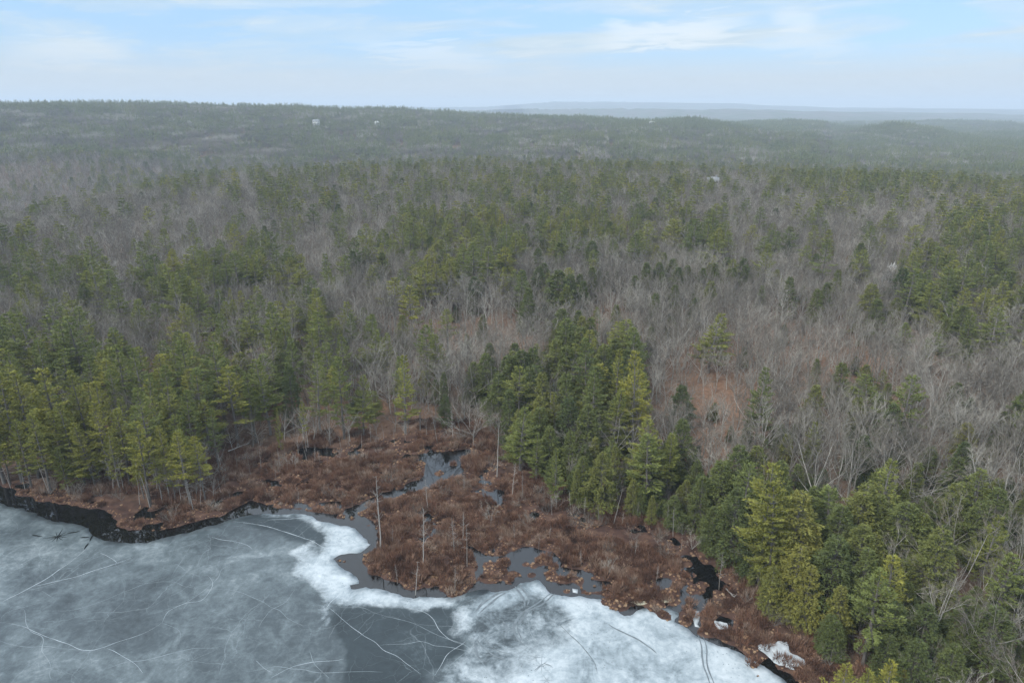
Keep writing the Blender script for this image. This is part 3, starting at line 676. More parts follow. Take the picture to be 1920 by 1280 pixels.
# ------------------------------------------------------------------ tree shapes
def unit(v): return v / (np.linalg.norm(v, axis=-1, keepdims=True) + 1e-9)
def make_pine(seed, h=20.0, cb=0.30, wide=0.20, lod=1.0, gap=0.25, bush=1.0):
    """white pine: tiers of upswept plumes with gaps between them"""
    g = np.random.default_rng(seed)
    tr = MB(); cr = MB()
    n = 9; zz = np.linspace(0, h, n)
    lean = g.normal(0, .022, 2) * h
    cx = lean[0] * (zz / h) ** 1.5 + g.normal(0, .05, n); cy = lean[1] * (zz / h) ** 1.5 + g.normal(0, .05, n)
    cx[0] = cy[0] = 0
    r0 = 0.014 * h + .03
    tr.tube(np.stack([cx, cy, zz - np.where(zz == 0, .4, 0)], 1), r0 * (1 - zz / h) ** .8 + .02, 7 if lod > .5 else 4, 0)
    zc0 = cb * h; z = zc0; Rm = wide * h
    TB = []; TD = []; TF = []; TS = []
    if lod > .5:                                  # dead limbs below the live crown
        for k in range(14):
            zd = g.uniform(.08, max(cb, .2)) * h; a = g.uniform(0, 6.28); Ld = g.uniform(.6, 2.6)
            c = np.array([np.interp(zd, zz, cx), np.interp(zd, zz, cy), zd]); dv = np.array([math.cos(a), math.sin(a), g.uniform(-.25, .25)])
            cr.tube(np.array([c, c + dv * Ld * .5, c + dv * Ld + np.array([0, 0, g.uniform(-.2, .3)])]), [.035, .025, .01], 3, 2)
    step = (1.12 if lod > .5 else 1.7)
    ph = g.uniform(0, 7)
    lump = g.uniform(.75, 1.2, 12)
    while z < h * 0.985:
        t = (z - zc0) / (h - zc0)
        prof = (1 - t) ** 0.9 * (0.55 + 0.45 * min(1, t / .22)) * Rm
        nb_ = int(g.integers(4, 7)) if t < .85 else 4
        layer = g.uniform(.78, 1.15)
        for k in range(nb_):
            ph += 2.4 + g.normal(0, .3)
            if g.random() < gap * (1 - t): continue
            L = prof * layer * g.uniform(.6, 1.15) * lump[int((ph % 6.283) / 6.284 * 6) + (6 if t > .5 else 0)] + .35
            el = R(-6 + 50 * t ** 2 + g.normal(0, 5)); d = np.array([math.cos(ph) * math.cos(el), math.sin(ph) * math.cos(el), math.sin(el)])
            x0 = np.interp(z, zz, cx); y0 = np.interp(z, zz, cy)
            s = np.linspace(0, 1, 4)
            P = np.array([x0, y0, z]) + d * (s[:, None] * L) + np.array([0, 0, 1]) * (s[:, None] ** 2.2) * L * .20
            if lod > .5 or L > 1.5: cr.tube(P, np.array([.035, .028, .018, .008]) * (L / 3 + .5), 3, 0)
            m = max(3, int(L / (.42 if lod > .5 else .85))); bt_ = g.uniform(.25, .75)
            side = np.array([-d[1], d[0], 0.0])
            for j in range(m):
                u = .26 + .74 * (j + .6) / m
                c = np.array([np.interp(u, s, P[:, q]) for q in range(3)])
                bl = (.30 + .34 * L * (1.05 - u)) * g.uniform(.7, 1.2)
                for sg in (-1, 1):
                    dd = unit(d * .75 + side * sg * g.uniform(.5, 1.0) + np.array([0, 0, g.uniform(.02, .3)]))
                    kk = max(1, int(bl / (.33 if lod > .5 else .6)))
                    for q in range(kk):
                        v = (q + 1) / kk
                        TB.append(c + dd * bl * v * .9); TD.append(dd); TF.append(bt_ + g.normal(0, .08)); TS.append(.8 + .3 * g.random())
        z += step * g.uniform(.75, 1.25) * (1 - .35 * t)
    TB = np.array(TB); TD = np.array(TD); TF = np.array(TF); TS = np.array(TS)
    # each tuft: a fan of blades, mostly flat, turning upwards
    nbl = int(5 * bush) if lod > .5 else 3
    for k in range(nbl):
        e = TD + g.normal(0, .42, TD.shape) * [1, 1, .6] + np.array([0, 0, .16]); e = unit(e)
        L = (.40 if lod > .5 else .72) * TS * g.uniform(.7, 1.2, len(TS))
        b0 = TB + g.normal(0, .10, TB.shape) * [1, 1, .5]
        f = np.clip(TF + g.normal(0, .12, len(TF)), 0, 1)
        cr.blades(b0, b0 + e * L[:, None], (.20 if lod > .5 else .40) * TS, 1, f)
    return tr.mesh('trunk', [M_BARK]), cr.mesh('crown', [M_BARK, M_PINE, M_DEAD])

def make_hemlock(seed, h=16.0, cb=0.07, wide=0.21, lod=1.0, tops=1):
    """eastern hemlock: dense and feathery to the ground, drooping spray tips"""
    g = np.random.default_rng(seed)
    tr = MB(); cr = MB()
    zz = np.linspace(0, h, 6)
    tr.tube(np.stack([g.normal(0, .04, 6), g.normal(0, .04, 6), zz - np.where(zz == 0, .4, 0)], 1), (.013 * h) * (1 - zz / h) ** .8 + .015, 6 if lod > .5 else 3, 0)
    z = cb * h; TB = []; TD = []; TF = []
    ph = g.uniform(0, 7); lump = g.uniform(.72, 1.18, 14)
    while z < h * .99:
        t = (z - cb * h) / (h * (1 - cb))
        prof = wide * h * min(1, (1 - t) ** .72 * 1.02) * (.72 + .28 * min(1, t / .2))
        for k in range(5 if lod > .5 else 4):
            ph += 2.4 + g.normal(0, .35)
            L = prof * g.uniform(.62, 1.12) * lump[int((ph % 6.283) / 6.284 * 7) + (7 if t > .55 else 0)] + .2
            el = R(8 + 35 * t - 5 + g.normal(0, 7)); d = np.array([math.cos(ph) * math.cos(el), math.sin(ph) * math.cos(el), math.sin(el)])
            side = np.array([-d[1], d[0], 0.0]); drop = -.30 * L * (1 - .6 * t)
            if lod > .5: 
                s = np.linspace(0, 1, 3); cr.tube(np.array([0, 0, z]) + d * (s[:, None] * L) + np.array([0, 0, drop]) * s[:, None] ** 2, np.array([.03, .02, .006]), 3, 0)
            m = max(3, int(L / (.34 if lod > .5 else .8))); bt_ = g.uniform(.3, .7)
            for j in range(m):
                u = .35 + .65 * (j + .7) / m
                c = np.array([0, 0, z]) + d * (u * L) + np.array([0, 0, drop]) * u * u
                bl = (.22 + .36 * L * (1.1 - u)) * g.uniform(.6, 1.2)
                for sg in (-1, 1):
                    dd = unit(d * .7 + side * sg * g.uniform(.4, 1.1) + np.array([0, 0, g.uniform(-.35, .05)]))
                    kk = max(1, int(bl / (.32 if lod > .5 else .7)))
                    for q in range(kk):
                        v = (q + 1) / kk
                        TB.append(c + dd * bl * v * .85); TD.append(dd); TF.append(bt_ + g.normal(0, .08))
        z += (.50 if lod > .5 else 1.0) * g.uniform(.8, 1.2) * (1 - .3 * t)
    TB = np.array(TB); TD = np.array(TD); TF = np.array(TF)
    for k in range(4 if lod > .5 else 3):
        e = unit(TD + g.normal(0, .38, TD.shape) + np.array([0, 0, -.12]))
        L = (.36 if lod > .5 else .7) * g.uniform(.6, 1.25, len(TB))
        b0 = TB + g.normal(0, .09, TB.shape)
        cr.blades(b0, b0 + e * L[:, None], (.17 if lod > .5 else .42) * g.uniform(.7, 1.2, len(TB)), 1, np.clip(TF + g.normal(0, .13, len(TF)), 0, 1))
    return tr.mesh('trunk', [M_BARK]), cr.mesh('crown', [M_BARK, M_HEM])

def make_bare(seed, h=17.0, lod=1.0, mt=None, fork=.42, spread=1.0, twig=1.0, lim=7):
    """leafless hardwood: ascending forked limbs ending in a haze of twigs"""
    g = np.random.default_rng(seed)
    tr = MB(); cr = MB(); B = []; T = []; W = []
    def rot(d, ang, az):
        a = unit(np.cross(d, np.array([.3, .2, 1.0]) if abs(d[2]) < .9 else np.array([1., .1, 0]))); b = np.cross(d, a)
        return unit(d * math.cos(ang) + (a * math.cos(az) + b * math.sin(az)) * math.sin(ang))
    def limb(p, d, L, r, lv, bt):
        n = 4 if lv < 2 else 3
        P = [p]; dd = d
        for i in range(n - 1):
            dd = unit(dd + g.normal(0, .065, 3) + np.array([0, 0, .06]))
            P.append(P[-1] + dd * L / (n - 1))
        P = np.array(P); rr_ = r * np.linspace(1, .45, n)
        if lv <= 2 or lod > .5:
            bt.tube(P, rr_, (6, 5, 3, 3, 3)[min(lv, 4)] if lod > .5 else 3, 0)
        return P, dd
    trunk_top = fork * h
    P, dd = limb(np.array([0, 0, -.4]), np.array([g.normal(0, .05), g.normal(0, .05), 1.0]), trunk_top, .0105 * h + .02, 0, tr)
    az = g.uniform(0, 7)
    L1 = []
    for i in range(lim):
        u = .55 + .45 * (i + 1) / lim if i < lim - 2 else 1.0
        p = np.array([np.interp(u, np.linspace(0, 1, len(P)), P[:, q]) for q in range(3)])
        az += 2.4 + g.normal(0, .3)
        ang = R(g.uniform(22, 52) * spread) if i < lim - 1 else R(6)
        L = (h - p[2]) * g.uniform(.52, .85) * (1 if i > 1 else .7)
        L1.append(limb(p, rot(dd, ang, az), L, .0047 * h * g.uniform(.6, 1), 1, tr) + (L,))
    ntw = int((7 if lod > .5 else 5) * twig)
    for P1, d1, La in L1:
        n2 = int(6 if lod > .5 else 4)
        for i in range(n2):
            u = .3 + .7 * (i + 1) / n2
            p = np.array([np.interp(u, np.linspace(0, 1, len(P1)), P1[:, q]) for q in range(3)])
            az += 2.4; L = La * g.uniform(.28, .48) * (1.15 - .5 * u)
            P2, d2 = limb(p, rot(d1, R(g.uniform(22, 48)), az), L, .0017 * h * g.uniform(.6, 1), 2, cr)
            n3 = 5 if lod > .5 else 3
            for j in range(n3):
                u2 = .2 + .8 * (j + 1) / n3
                p3 = np.array([np.interp(u2, np.linspace(0, 1, len(P2)), P2[:, q]) for q in range(3)])
                az += 2.4; L3 = L * g.uniform(.35, .6)
                d3 = rot(d2, R(g.uniform(20, 45)), az)
                B.append(p3); T.append(p3 + d3 * L3 + np.array([0, 0, .08 * L3])); W.append(.05 if lod > .5 else .14)
                for q in range(ntw):
                    u3 = g.uniform(.1, 1); c = p3 + d3 * L3 * u3; az += 2.4
                    d4 = rot(d3, R(g.uniform(18, 50)), az + g.normal(0, .5)); L4 = g.uniform(.5, 1.15) * (1.15 - .5 * u3) * h / 17
                    B.append(c); T.append(c + d4 * L4); W.append(.025 if lod > .5 else .07)
    cr.blades(np.array(B), np.array(T), np.array(W) * (h / 17) ** .5, 1, .5)
    tb, tw = mt or (M_HBARK, M_TWIG)
    return tr.mesh('trunk', [tb]), cr.mesh('crown', [tb, tw])

def make_snag(seed, h=11.0, br=10, mt=None):
    g = np.random.default_rng(seed); tr = MB(); cr = MB()
    zz = np.linspace(0, h, 7); off = np.cumsum(g.normal(0, .07, (7, 2)), 0) + np.outer(zz / h, g.normal(0, .35, 2)); off[0] = 0
    P = np.c_[off, zz - np.where(zz == 0, .4, 0)]
    tr.tube(P, (.007 * h + .025) * (1 - .85 * zz / h) + .01, 6, 0)
    for i in range(br):
        u = g.uniform(.35, .98); c = np.array([np.interp(u, np.linspace(0, 1, 7), P[:, q]) for q in range(3)])
        a = g.uniform(0, 7); L = g.uniform(.5, 1.8) * (1.3 - u) * h / 9
        d = np.array([math.cos(a), math.sin(a), g.uniform(-.1, .8)])
        Q = np.array([c, c + d * L * .5, c + d * L + np.array([0, 0, g.uniform(-.1, .2)])])
        (cr if br >= 8 else tr).tube(Q, [.035, .022, .008], 3, 0)
        k = int(L * 4) + 1; b = Q[1] + (Q[2] - Q[1]) * g.random((k, 1)); (cr if br >= 8 else tr).blades(b, b + unit(g.normal(0, 1, (k, 3)) + d) * g.uniform(.2, .6, (k, 1)), .03, 0)
    return tr.mesh('trunk', [mt or M_DEAD]), (cr.mesh('branches', [mt or M_DEAD]) if br >= 8 else None)

def make_shrub(seed, n=150, r=.75, h=.8):
    g = np.random.default_rng(seed); m = MB()
    a = g.uniform(0, 6.283, n); q = r * np.sqrt(g.random(n)) * .75
    b = np.stack([q * np.cos(a), q * np.sin(a), g.uniform(0, .35, n) * h], 1)
    t = b * [1.35, 1.35, 1] + np.stack([g.normal(0, .16, n), g.normal(0, .16, n), g.uniform(.35, .95, n) * h * (1 - .5 * (q / r) ** 2)], 1)
    m.blades(b, t, g.uniform(.035, .09, n), 0, np.clip(g.normal(.48, .26, n), 0, 1))
    return m.mesh('shrub', [M_SHRUB])
def make_sedge(seed, n=110, r=.45):
    g = np.random.default_rng(seed); m = MB()
    a = g.uniform(0, 6.283, n); q = g.random(n) * .16
    b = np.stack([q * np.cos(a), q * np.sin(a), g.uniform(0.0, .22, n)], 1)
    t = np.stack([np.cos(a) * r * g.uniform(.4, 1.1, n), np.sin(a) * r * g.uniform(.4, 1.1, n), g.uniform(.0, .42, n)], 1)
    m.blades(b, t, g.uniform(.05, .11, n), 0, .5)
    k = 10; th = np.linspace(0, 6.283, k, endpoint=False)
    m.tube(np.array([[0, 0, -.25], [0, 0, .0], [0, 0, .1]]), [.22, .20, .02], 6, 0)
    return m.mesh('sedge_tussock', [M_SEDGE])

PINES = [make_pine(1, 20, .24, .25), make_pine(2, 20, .32, .23, gap=.30), make_pine(3, 20, .18, .28), make_pine(4, 20, .42, .24, gap=.36), make_pine(5, 20, .12, .29, gap=.15), make_pine(6, 20, .22, .21, gap=.25), make_pine(7, 20, .34, .31, gap=.40)]
HEMS = [make_hemlock(11), make_hemlock(12, wide=.25), make_hemlock(13, wide=.18, cb=.12), make_hemlock(14, wide=.28, cb=.05), make_hemlock(15, wide=.22)]
BARES = [make_bare(21), make_bare(22, spread=1.25, fork=.36), make_bare(23, spread=.7, fork=.5, lim=6), make_bare(24, fork=.30, spread=1.1, lim=8), make_bare(25, spread=.6, fork=.55, lim=5), make_bare(26, spread=.95, twig=.75)]
PALES = [make_bare(31, mt=(M_DEAD, M_TWIG), spread=.9, twig=1.1), make_bare(32, mt=(M_DEAD, M_TWIG), fork=.35, spread=1.1, twig=1.1)]
BIRCHES = [make_bare(41, mt=(M_BIRCH, M_TWIG), spread=.65, fork=.5, twig=.5, lim=5), make_bare(42, mt=(M_BIRCH, M_TWIG), spread=.8, fork=.42, twig=.5, lim=5)]
SNAGS = [make_snag(51, 11, 0), make_snag(52, 11, 14), make_snag(53, 11, 26), make_snag(54, 11, 5), make_snag(55, 11, 40)]
PINES_L = [make_pine(61 + k, 20, (.3, .4, .2)[k], .21, lod=.3) for k in range(3)]
HEMS_L = [make_hemlock(71 + k, wide=.23, lod=.3) for k in range(2)]
BARES_L = [make_bare(81 + k, lod=.3, spread=(.9, 1.1, .7, .8)[k]) for k in range(4)]
def join_meshes(name, items, mats):
    """joins (mesh, matrix) pairs into one mesh"""
    V = []; L = []; T = []; MI = []; FR = []; n = 0
    slots = {m.name: i for i, m in enumerate(mats)}
    for me, mt in items:
        k = len(me.vertices); co = np.empty(k * 3, np.float32); me.vertices.foreach_get('co', co); co = co.reshape(-1, 3)
        M = np.array(mt); V.append(co @ M[:3, :3].T + M[:3, 3])
        l = np.empty(len(me.loops), np.int32); me.loops.foreach_get('vertex_index', l); L.append(l + n); n += k
        p = len(me.polygons); a = np.empty(p, np.int32); me.polygons.foreach_get('loop_total', a); T.append(a)
        a = np.empty(p, np.int32); me.polygons.foreach_get('material_index', a)
        MI.append(np.array([slots[m.name] for m in me.materials], np.int32)[a])
        f = np.full(p, .5, np.float32)
        if 'fresh' in me.attributes: me.attributes['fresh'].data.foreach_get('value', f)
        FR.append(f)
    T = np.concatenate(T); L = np.concatenate(L)
    me = bpy.data.meshes.new(name); V = np.concatenate(V).astype(np.float32)
    me.vertices.add(len(V)); me.vertices.foreach_set('co', V.ravel())
    me.loops.add(len(L)); me.loops.foreach_set('vertex_index', L)
    me.polygons.add(len(T)); me.polygons.foreach_set('loop_start', np.concatenate([[0], np.cumsum(T)[:-1]]).astype(np.int32))
    for m in mats: me.materials.append(m)
    me.polygons.foreach_set('material_index', np.concatenate(MI)); me.update(calc_edges=True)
    a = me.attributes.new('fresh', 'FLOAT', 'FACE'); a.data.foreach_set('value', np.concatenate(FR))
    return me

ALLM = [M_HBARK, M_BARK, M_TWIG, M_DEAD, M_BIRCH, M_PINE, M_HEM]
def whole(pair, name):
    return join_meshes(name, [(p, Matrix.Identity(4)) for p in pair if p is not None], ALLM)
def protos(name, meshes):
    c = bpy.data.collections.new(name)
    for i, m in enumerate(meshes):
        c.objects.link(bpy.data.objects.new('%s_%02d' % (name, i), m))
    return c
def scatter(name, coll, P, rot, size, variant, tint, **props):
    me = bpy.data.meshes.new(name); n = len(P)
    me.vertices.add(n); me.vertices.foreach_set('co', np.asarray(P, np.float32).ravel())
    for nm, ty, v in (('turn', 'FLOAT_VECTOR', rot), ('size', 'FLOAT_VECTOR', size), ('tint', 'FLOAT', tint), ('variant', 'INT', variant)):
        a = me.attributes.new(nm, ty, 'POINT')
        if ty == 'FLOAT_VECTOR': a.data.foreach_set('vector', np.asarray(v, np.float32).ravel())
        else: a.data.foreach_set('value', np.asarray(v, np.float32 if ty == 'FLOAT' else np.int32))
    o = obj(name, me, kind='stuff', **props)
    g = bpy.data.node_groups.new(name, 'GeometryNodeTree')
    g.interface.new_socket('Geometry', in_out='INPUT', socket_type='NodeSocketGeometry')
    g.interface.new_socket('Geometry', in_out='OUTPUT', socket_type='NodeSocketGeometry')
    gi = g.nodes.new('NodeGroupInput'); go = g.nodes.new('NodeGroupOutput')
    ci = g.nodes.new('GeometryNodeCollectionInfo'); ci.inputs['Collection'].default_value = coll
    ci.inputs['Separate Children'].default_value = True; ci.inputs['Reset Children'].default_value = True
    ip = g.nodes.new('GeometryNodeInstanceOnPoints'); ip.inputs['Pick Instance'].default_value = True
    def na(nm, ty):
        a = g.nodes.new('GeometryNodeInputNamedAttribute'); a.data_type = ty; a.inputs['Name'].default_value = nm
        return [s for s in a.outputs if s.enabled and s.name == 'Attribute'][0]
    e = g.nodes.new('FunctionNodeEulerToRotation')
    g.links.new(na('turn', 'FLOAT_VECTOR'), e.inputs[0])
    g.links.new(gi.outputs[0], ip.inputs['Points']); g.links.new(ci.outputs[0], ip.inputs['Instance'])
    g.links.new(na('variant', 'INT'), ip.inputs['Instance Index'])
    g.links.new(e.outputs[0], ip.inputs['Rotation']); g.links.new(na('size', 'FLOAT_VECTOR'), ip.inputs['Scale'])
    g.links.new(ip.outputs[0], go.inputs[0])
    md = o.modifiers.new('scatter', 'NODES'); md.node_group = g
    return o

# ------------------------------------------------------------------ where the trees stand
TREES = []       # dicts: kind, x, y, z, h, v (variant), tint, w (width factor), rot, label
def put(kind, x, y, h, v=None, tint=.5, w=1.0, label=None):
    z = float(land_height(np.array([x]), np.array([y]))[0])
    TREES.append(dict(kind=kind, x=x, y=y, z=z, h=h, v=int(rng.integers(0, 99)) if v is None else v, tint=tint, w=w, rot=rng.uniform(0, 6.28), label=label, hand=True))
# (kind, px, top py, base py or None, tint, variant, width, label)
P_, H_, B_, D_, W_, S_n = 'white_pine', 'hemlock', 'bare_tree', 'pale_bare_tree', 'birch', 'dead_snag'
HAND = [
 # the wooded point at the left
 (P_,8,712,905,.8,1,1,None),(P_,-25,722,905,.7,0,1,None),(P_,42,705,902,.85,0,1,None),(P_,73,698,895,.95,5,1,'yellow-topped white pine with the narrow spire, tallest at the back of the wooded point'),
 (P_,124,686,880,1,2,1.1,'broad golden-green white pine standing highest on the wooded point'),(P_,96,775,922,.75,1,.9,None),(P_,150,760,905,.7,0,1,None),(P_,176,697,870,.85,0,.9,None),(P_,205,718,868,.9,5,1,None),
 (P_,180,790,915,.85,2,.9,None),(P_,208,758,905,.85,0,1,None),(P_,244,768,905,.8,1,.9,None),(P_,292,730,905,.45,0,1,'dark green tall white pine rising behind the yellower pines on the wooded point'),
 (P_,253,752,885,.7,5,1,None),(P_,283,796,948,.95,6,.95,'yellow-green white pine with a bare grey trunk nearest the dark water below the point'),(P_,270,850,935,.9,1,.8,None),(P_,322,800,918,.9,0,.9,None),
 (P_,357,812,948,1,1,.9,'yellow-tipped white pine leaning over the tip of the wooded point'),(P_,385,828,938,.95,3,.9,None),(P_,305,848,942,.85,3,.75,None),(P_,330,872,940,.8,3,.7,None),(P_,60,790,915,.6,0,.9,None),(P_,130,838,922,.7,4,.8,None),(P_,225,812,918,.7,0,.9,None),(P_,20,800,908,.6,1,.9,None),
 (P_,-40,780,905,.6,2,1,None),(P_,160,836,915,.75,2,.8,None),(P_,345,778,900,.6,1,.9,None),
 (P_,250,650,810,.45,0,1,None),(P_,285,655,815,.5,5,1,None),(P_,330,690,840,.4,0,1,None),(P_,232,695,830,.45,1,1,None),(P_,300,700,850,.45,2,.9,None),(P_,372,640,800,.5,0,1,None),(P_,423,645,805,.5,6,1,None),
 (P_,447,690,832,.85,6,1.15,'wide spreading yellow-green white pine apart at the edge of the reddish bog'),(P_,385,690,840,.5,1,1,None),(P_,365,735,870,.5,0,.9,None),(P_,410,770,880,.4,1,.7,None),
 (P_,508,672,815,.55,2,1,None),(H_,551,687,800,.25,2,.8,'narrow dark hemlock among paler pines at the wood edge behind the bog'),(P_,480,700,830,.6,1,.8,None),(P_,600,665,808,.5,5,.9,None),(P_,645,672,822,.6,0,.9,None),
 (P_,682,706,818,.6,2,.95,'full pine on a thin black stem at the wood edge behind the bog'),(P_,760,672,812,.75,5,1,'slim light green pine standing alone at the head of the bog'),(P_,575,755,850,.8,3,.5,None),(P_,528,765,850,.85,4,.35,None),
 (H_,837,740,800,.3,1,.8,None),(H_,833,700,780,.3,2,.6,None),(B_,888,745,836,.5,3,1.3,'big pale bushy leafless tree beside the dark pool at the bog head'),(D_,788,711,806,.5,0,1,'pale forked leafless tree behind the head of the bog'),(D_,815,715,785,.5,1,1,None),
 # second belt
 (P_,55,590,735,.45,0,1.1,None),(P_,80,588,740,.5,2,1,None),(P_,143,600,745,.4,1,1.1,None),(P_,167,590,745,.4,2,1.2,'very wide dark pine at the left wood belt above the golden pines'),(P_,200,633,760,.4,0,1,None),(P_,120,592,735,.45,5,1,None),(P_,17,613,745,.5,0,1,None),(P_,-20,620,750,.5,2,1,None),(P_,100,640,770,.45,1,1,None),(P_,45,660,790,.5,0,1,None),(P_,150,660,790,.5,5,1,None),(P_,190,668,790,.45,0,1,None),
 (P_,233,537,640,.45,0,1,None),(P_,273,562,660,.5,1,1,None),(P_,303,570,655,.5,3,.9,None),(P_,340,528,625,.6,6,1,None),(P_,377,540,630,.5,2,1,None),(P_,370,580,670,.55,0,1,None),(P_,410,577,680,.55,1,1,None),(P_,430,590,690,.55,0,1,None),(P_,477,567,680,.55,2,1,None),(P_,523,570,695,.55,0,1.1,None),(P_,542,600,715,.5,1,1,None),
 (P_,603,543,640,.8,2,.8,'bright yellow-green pine poking above the pines on the left hillside'),(P_,593,580,680,.6,0,1,None),(P_,530,512,575,.9,4,1.1,'low bright round-topped pine amid grey leafless woods on the left hillside'),(P_,437,542,610,.95,5,.6,None),
 (P_,390,485,570,.6,0,1,None),(P_,363,497,580,.45,0,1,None),(P_,403,500,580,.7,1,1,None),(P_,430,497,570,.45,2,1,None),(P_,463,463,545,.5,0,1,None),(P_,493,463,540,.5,1,1,None),(P_,523,472,555,.5,2,1.1,None),(P_,570,478,550,.65,3,1,None),(P_,620,510,585,.6,4,1,None),(P_,550,430,500,.5,1,1,None),(P_,483,422,490,.4,0,1,None),(P_,503,432,500,.5,2,1,None),
 (P_,297,488,560,.65,0,.9,None),(P_,315,495,560,.45,1,.9,None),(P_,257,497,570,.7,6,.8,None),(P_,113,488,575,.45,0,1,None),(P_,83,480,570,.45,2,1,None),(P_,47,482,570,.45,0,1,None),(P_,7,470,560,.4,2,1,None),(P_,133,497,575,.4,1,1,None),(P_,150,480,560,.4,0,.8,None),(P_,180,478,560,.45,0,.9,None),(P_,90,520,600,.4,0,1,None),(P_,30,510,590,.4,1,1,None),
 (P_,43,425,490,.8,1,.9,None),(P_,115,415,480,.7,6,.9,None),(P_,90,447,505,.6,2,.9,None),(P_,288,437,500,.55,5,1,None),(P_,370,437,490,.75,6,1,None),(P_,423,647,770,.75,1,1,None),(P_,360,630,760,.7,0,1,None),(P_,593,620,740,.5,0,1,None),(P_,280,653,790,.65,1,1,None),(P_,347,653,790,.65,2,1,None),(P_,518,600,720,.5,1,1,None),(P_,560,640,760,.5,0,1,None),(P_,620,640,760,.55,2,1,None),
 (P_,772,537,640,.85,6,.9,'bright yellow-green pine with open tiers, alone over the reddish leafless slope'),(P_,822,498,580,.8,0,.9,None),(P_,752,505,575,.45,1,.9,None),(P_,890,457,560,.45,0,1.1,None),(P_,913,463,565,.55,1,1.1,None),(P_,942,503,580,.9,5,.9,'slim bright yellow pine below the dense pine belt in the middle of the wood'),(P_,980,508,600,.4,0,1,'bluish tiered pine beside the slim bright yellow pine in mid wood'),
 (H_,1047,508,600,.4,3,1.3,'huge broad dome-shaped hemlock in the middle of the wood'),(H_,1068,514,590,.35,1,1,None),(H_,1030,520,595,.35,0,1,None),(H_,1010,500,570,.2,1,1,None),(H_,1107,452,525,.25,1,1,None),(H_,1047,455,520,.25,2,1,None),(P_,820,447,510,.8,6,1,None),(P_,913,420,500,.5,2,1,None),(P_,940,443,520,.5,0,1,None),(P_,1063,420,500,.5,2,1,None),(P_,1053,435,520,.5,0,1,None),
 (P_,660,590,690,.35,5,1,None),(P_,703,590,690,.45,1,1,None),(P_,703,622,720,.55,2,1.1,None),(P_,727,627,725,.6,0,1,None),(P_,783,618,680,.8,6,.9,None),(P_,817,600,700,.8,5,.6,None),(P_,827,628,730,.65,2,1.05,'full white pine standing by itself in front of the reddish leafless slope'),(P_,650,630,740,.5,0,1,None),(P_,753,668,745,.7,1,.8,None),
 # the dark grove right of the channel
 (H_,912,663,760,.3,1,1,'rounded dark hemlock at the upper corner of the evergreen grove'),(H_,957,668,770,.25,2,1,None),(H_,978,657,765,.25,1,1.1,None),(H_,1000,653,760,.25,0,1.1,None),(H_,1040,637,745,.4,1,1.1,None),(H_,1062,650,760,.4,0,1.1,None),(H_,1087,613,720,.4,1,1,None),(H_,1103,597,690,.4,0,1,None),(P_,1097,638,790,.3,0,1,None),(H_,1127,647,770,.35,1,1,None),(P_,1150,662,800,.85,5,.9,None),
 (P_,1184,664,850,1,2,.85,'tallest yellow-green white pine at the right end of the evergreen grove'),(P_,1147,727,862,.7,2,.85,'tall full white pine leaning against the tallest yellow-green one'),(P_,1041,738,848,.8,2,.75,'spire-shaped yellow-green pine in the middle of the evergreen grove'),(H_,1018,700,815,.5,0,1,None),(H_,1012,745,850,.6,1,1,None),(H_,954,732,835,.2,2,.9,'dark pointed hemlock at the channel side of the evergreen grove'),(H_,975,770,860,.6,3,.9,None),(P_,1005,812,902,.55,4,.8,None),
 (P_,1041,842,942,.5,4,.8,None),(H_,1125,850,955,.55,3,1,'broad fresh-green conifer at the bog edge under the evergreen grove'),(P_,1133,846,950,.6,4,1,None),(H_,1089,857,945,.5,1,.9,None),(H_,1150,838,920,.6,0,.8,None),(P_,1249,815,937,.75,0,.85,'yellow-green pine with a short dark stem, apart to the right of the grove'),(H_,1282,900,965,.8,1,.8,None),(H_,1220,930,985,.75,2,.8,None),(P_,1085,775,870,.35,1,.8,None),(H_,990,690,800,.35,1,1,None),(H_,1060,700,820,.35,0,1,None),(P_,1110,700,840,.45,0,1,None),(H_,1030,800,890,.5,1,1,None),(H_,935,700,800,.2,1,1,None),
 (H_,1080,880,950,.5,2,.8,None),(H_,1185,900,965,.6,1,.9,None),(H_,1065,810,900,.4,0,1,None),(H_,1100,760,870,.35,1,1,None),
 # slope at the right
 (H_,1153,572,640,.3,2,1,None),(H_,1165,600,660,.3,1,1,None),(H_,1257,593,640,.5,1,1,None),(H_,1220,607,650,.5,2,.8,None),(H_,1260,535,600,.4,0,1,None),(H_,1233,492,555,.3,1,1,None),(H_,1210,493,560,.3,2,1,None),(H_,1187,517,580,.35,0,1,None),(P_,1323,422,500,.7,0,1,None),(P_,1360,437,510,.6,6,1,None),(P_,1293,410,500,.4,2,1,None),
 (P_,1423,535,590,.3,2,.9,'short dense blue-green pine alone in the grey leafless woods'),(H_,1298,550,590,.3,2,.9,None),(H_,1357,483,545,.35,1,1,None),(H_,1373,503,560,.45,3,1,None),(H_,1390,497,560,.4,0,1,None),(H_,1620,533,625,.75,1,1.1,'large golden-olive hemlock alone on the leafless slope at the right'),(P_,1535,450,560,.4,3,.8,None),
 (P_,1700,493,590,.3,6,1.1,None),(P_,1723,510,600,.35,0,1,None),(H_,1677,503,590,.1,1,1,None),(P_,1777,562,650,.45,2,1,None),(P_,1803,587,680,.45,0,1,None),(P_,1850,580,690,.45,2,1.2,None),(P_,1833,487,580,.35,0,1,None),(P_,1863,503,590,.35,1,1,None),(P_,1907,520,620,.4,0,1,None),(P_,1850,413,500,.35,2,1.5,'very wide many-tiered pine highest on the right hillside'),(P_,1810,423,500,.35,5,1,None),(P_,1890,433,510,.35,1,1,None),(P_,1757,537,620,.3,0,1,None),(P_,1807,510,600,.35,1,1,None),(P_,1663,583,630,.5,4,.8,None),(P_,1913,583,680,.4,0,1,None),
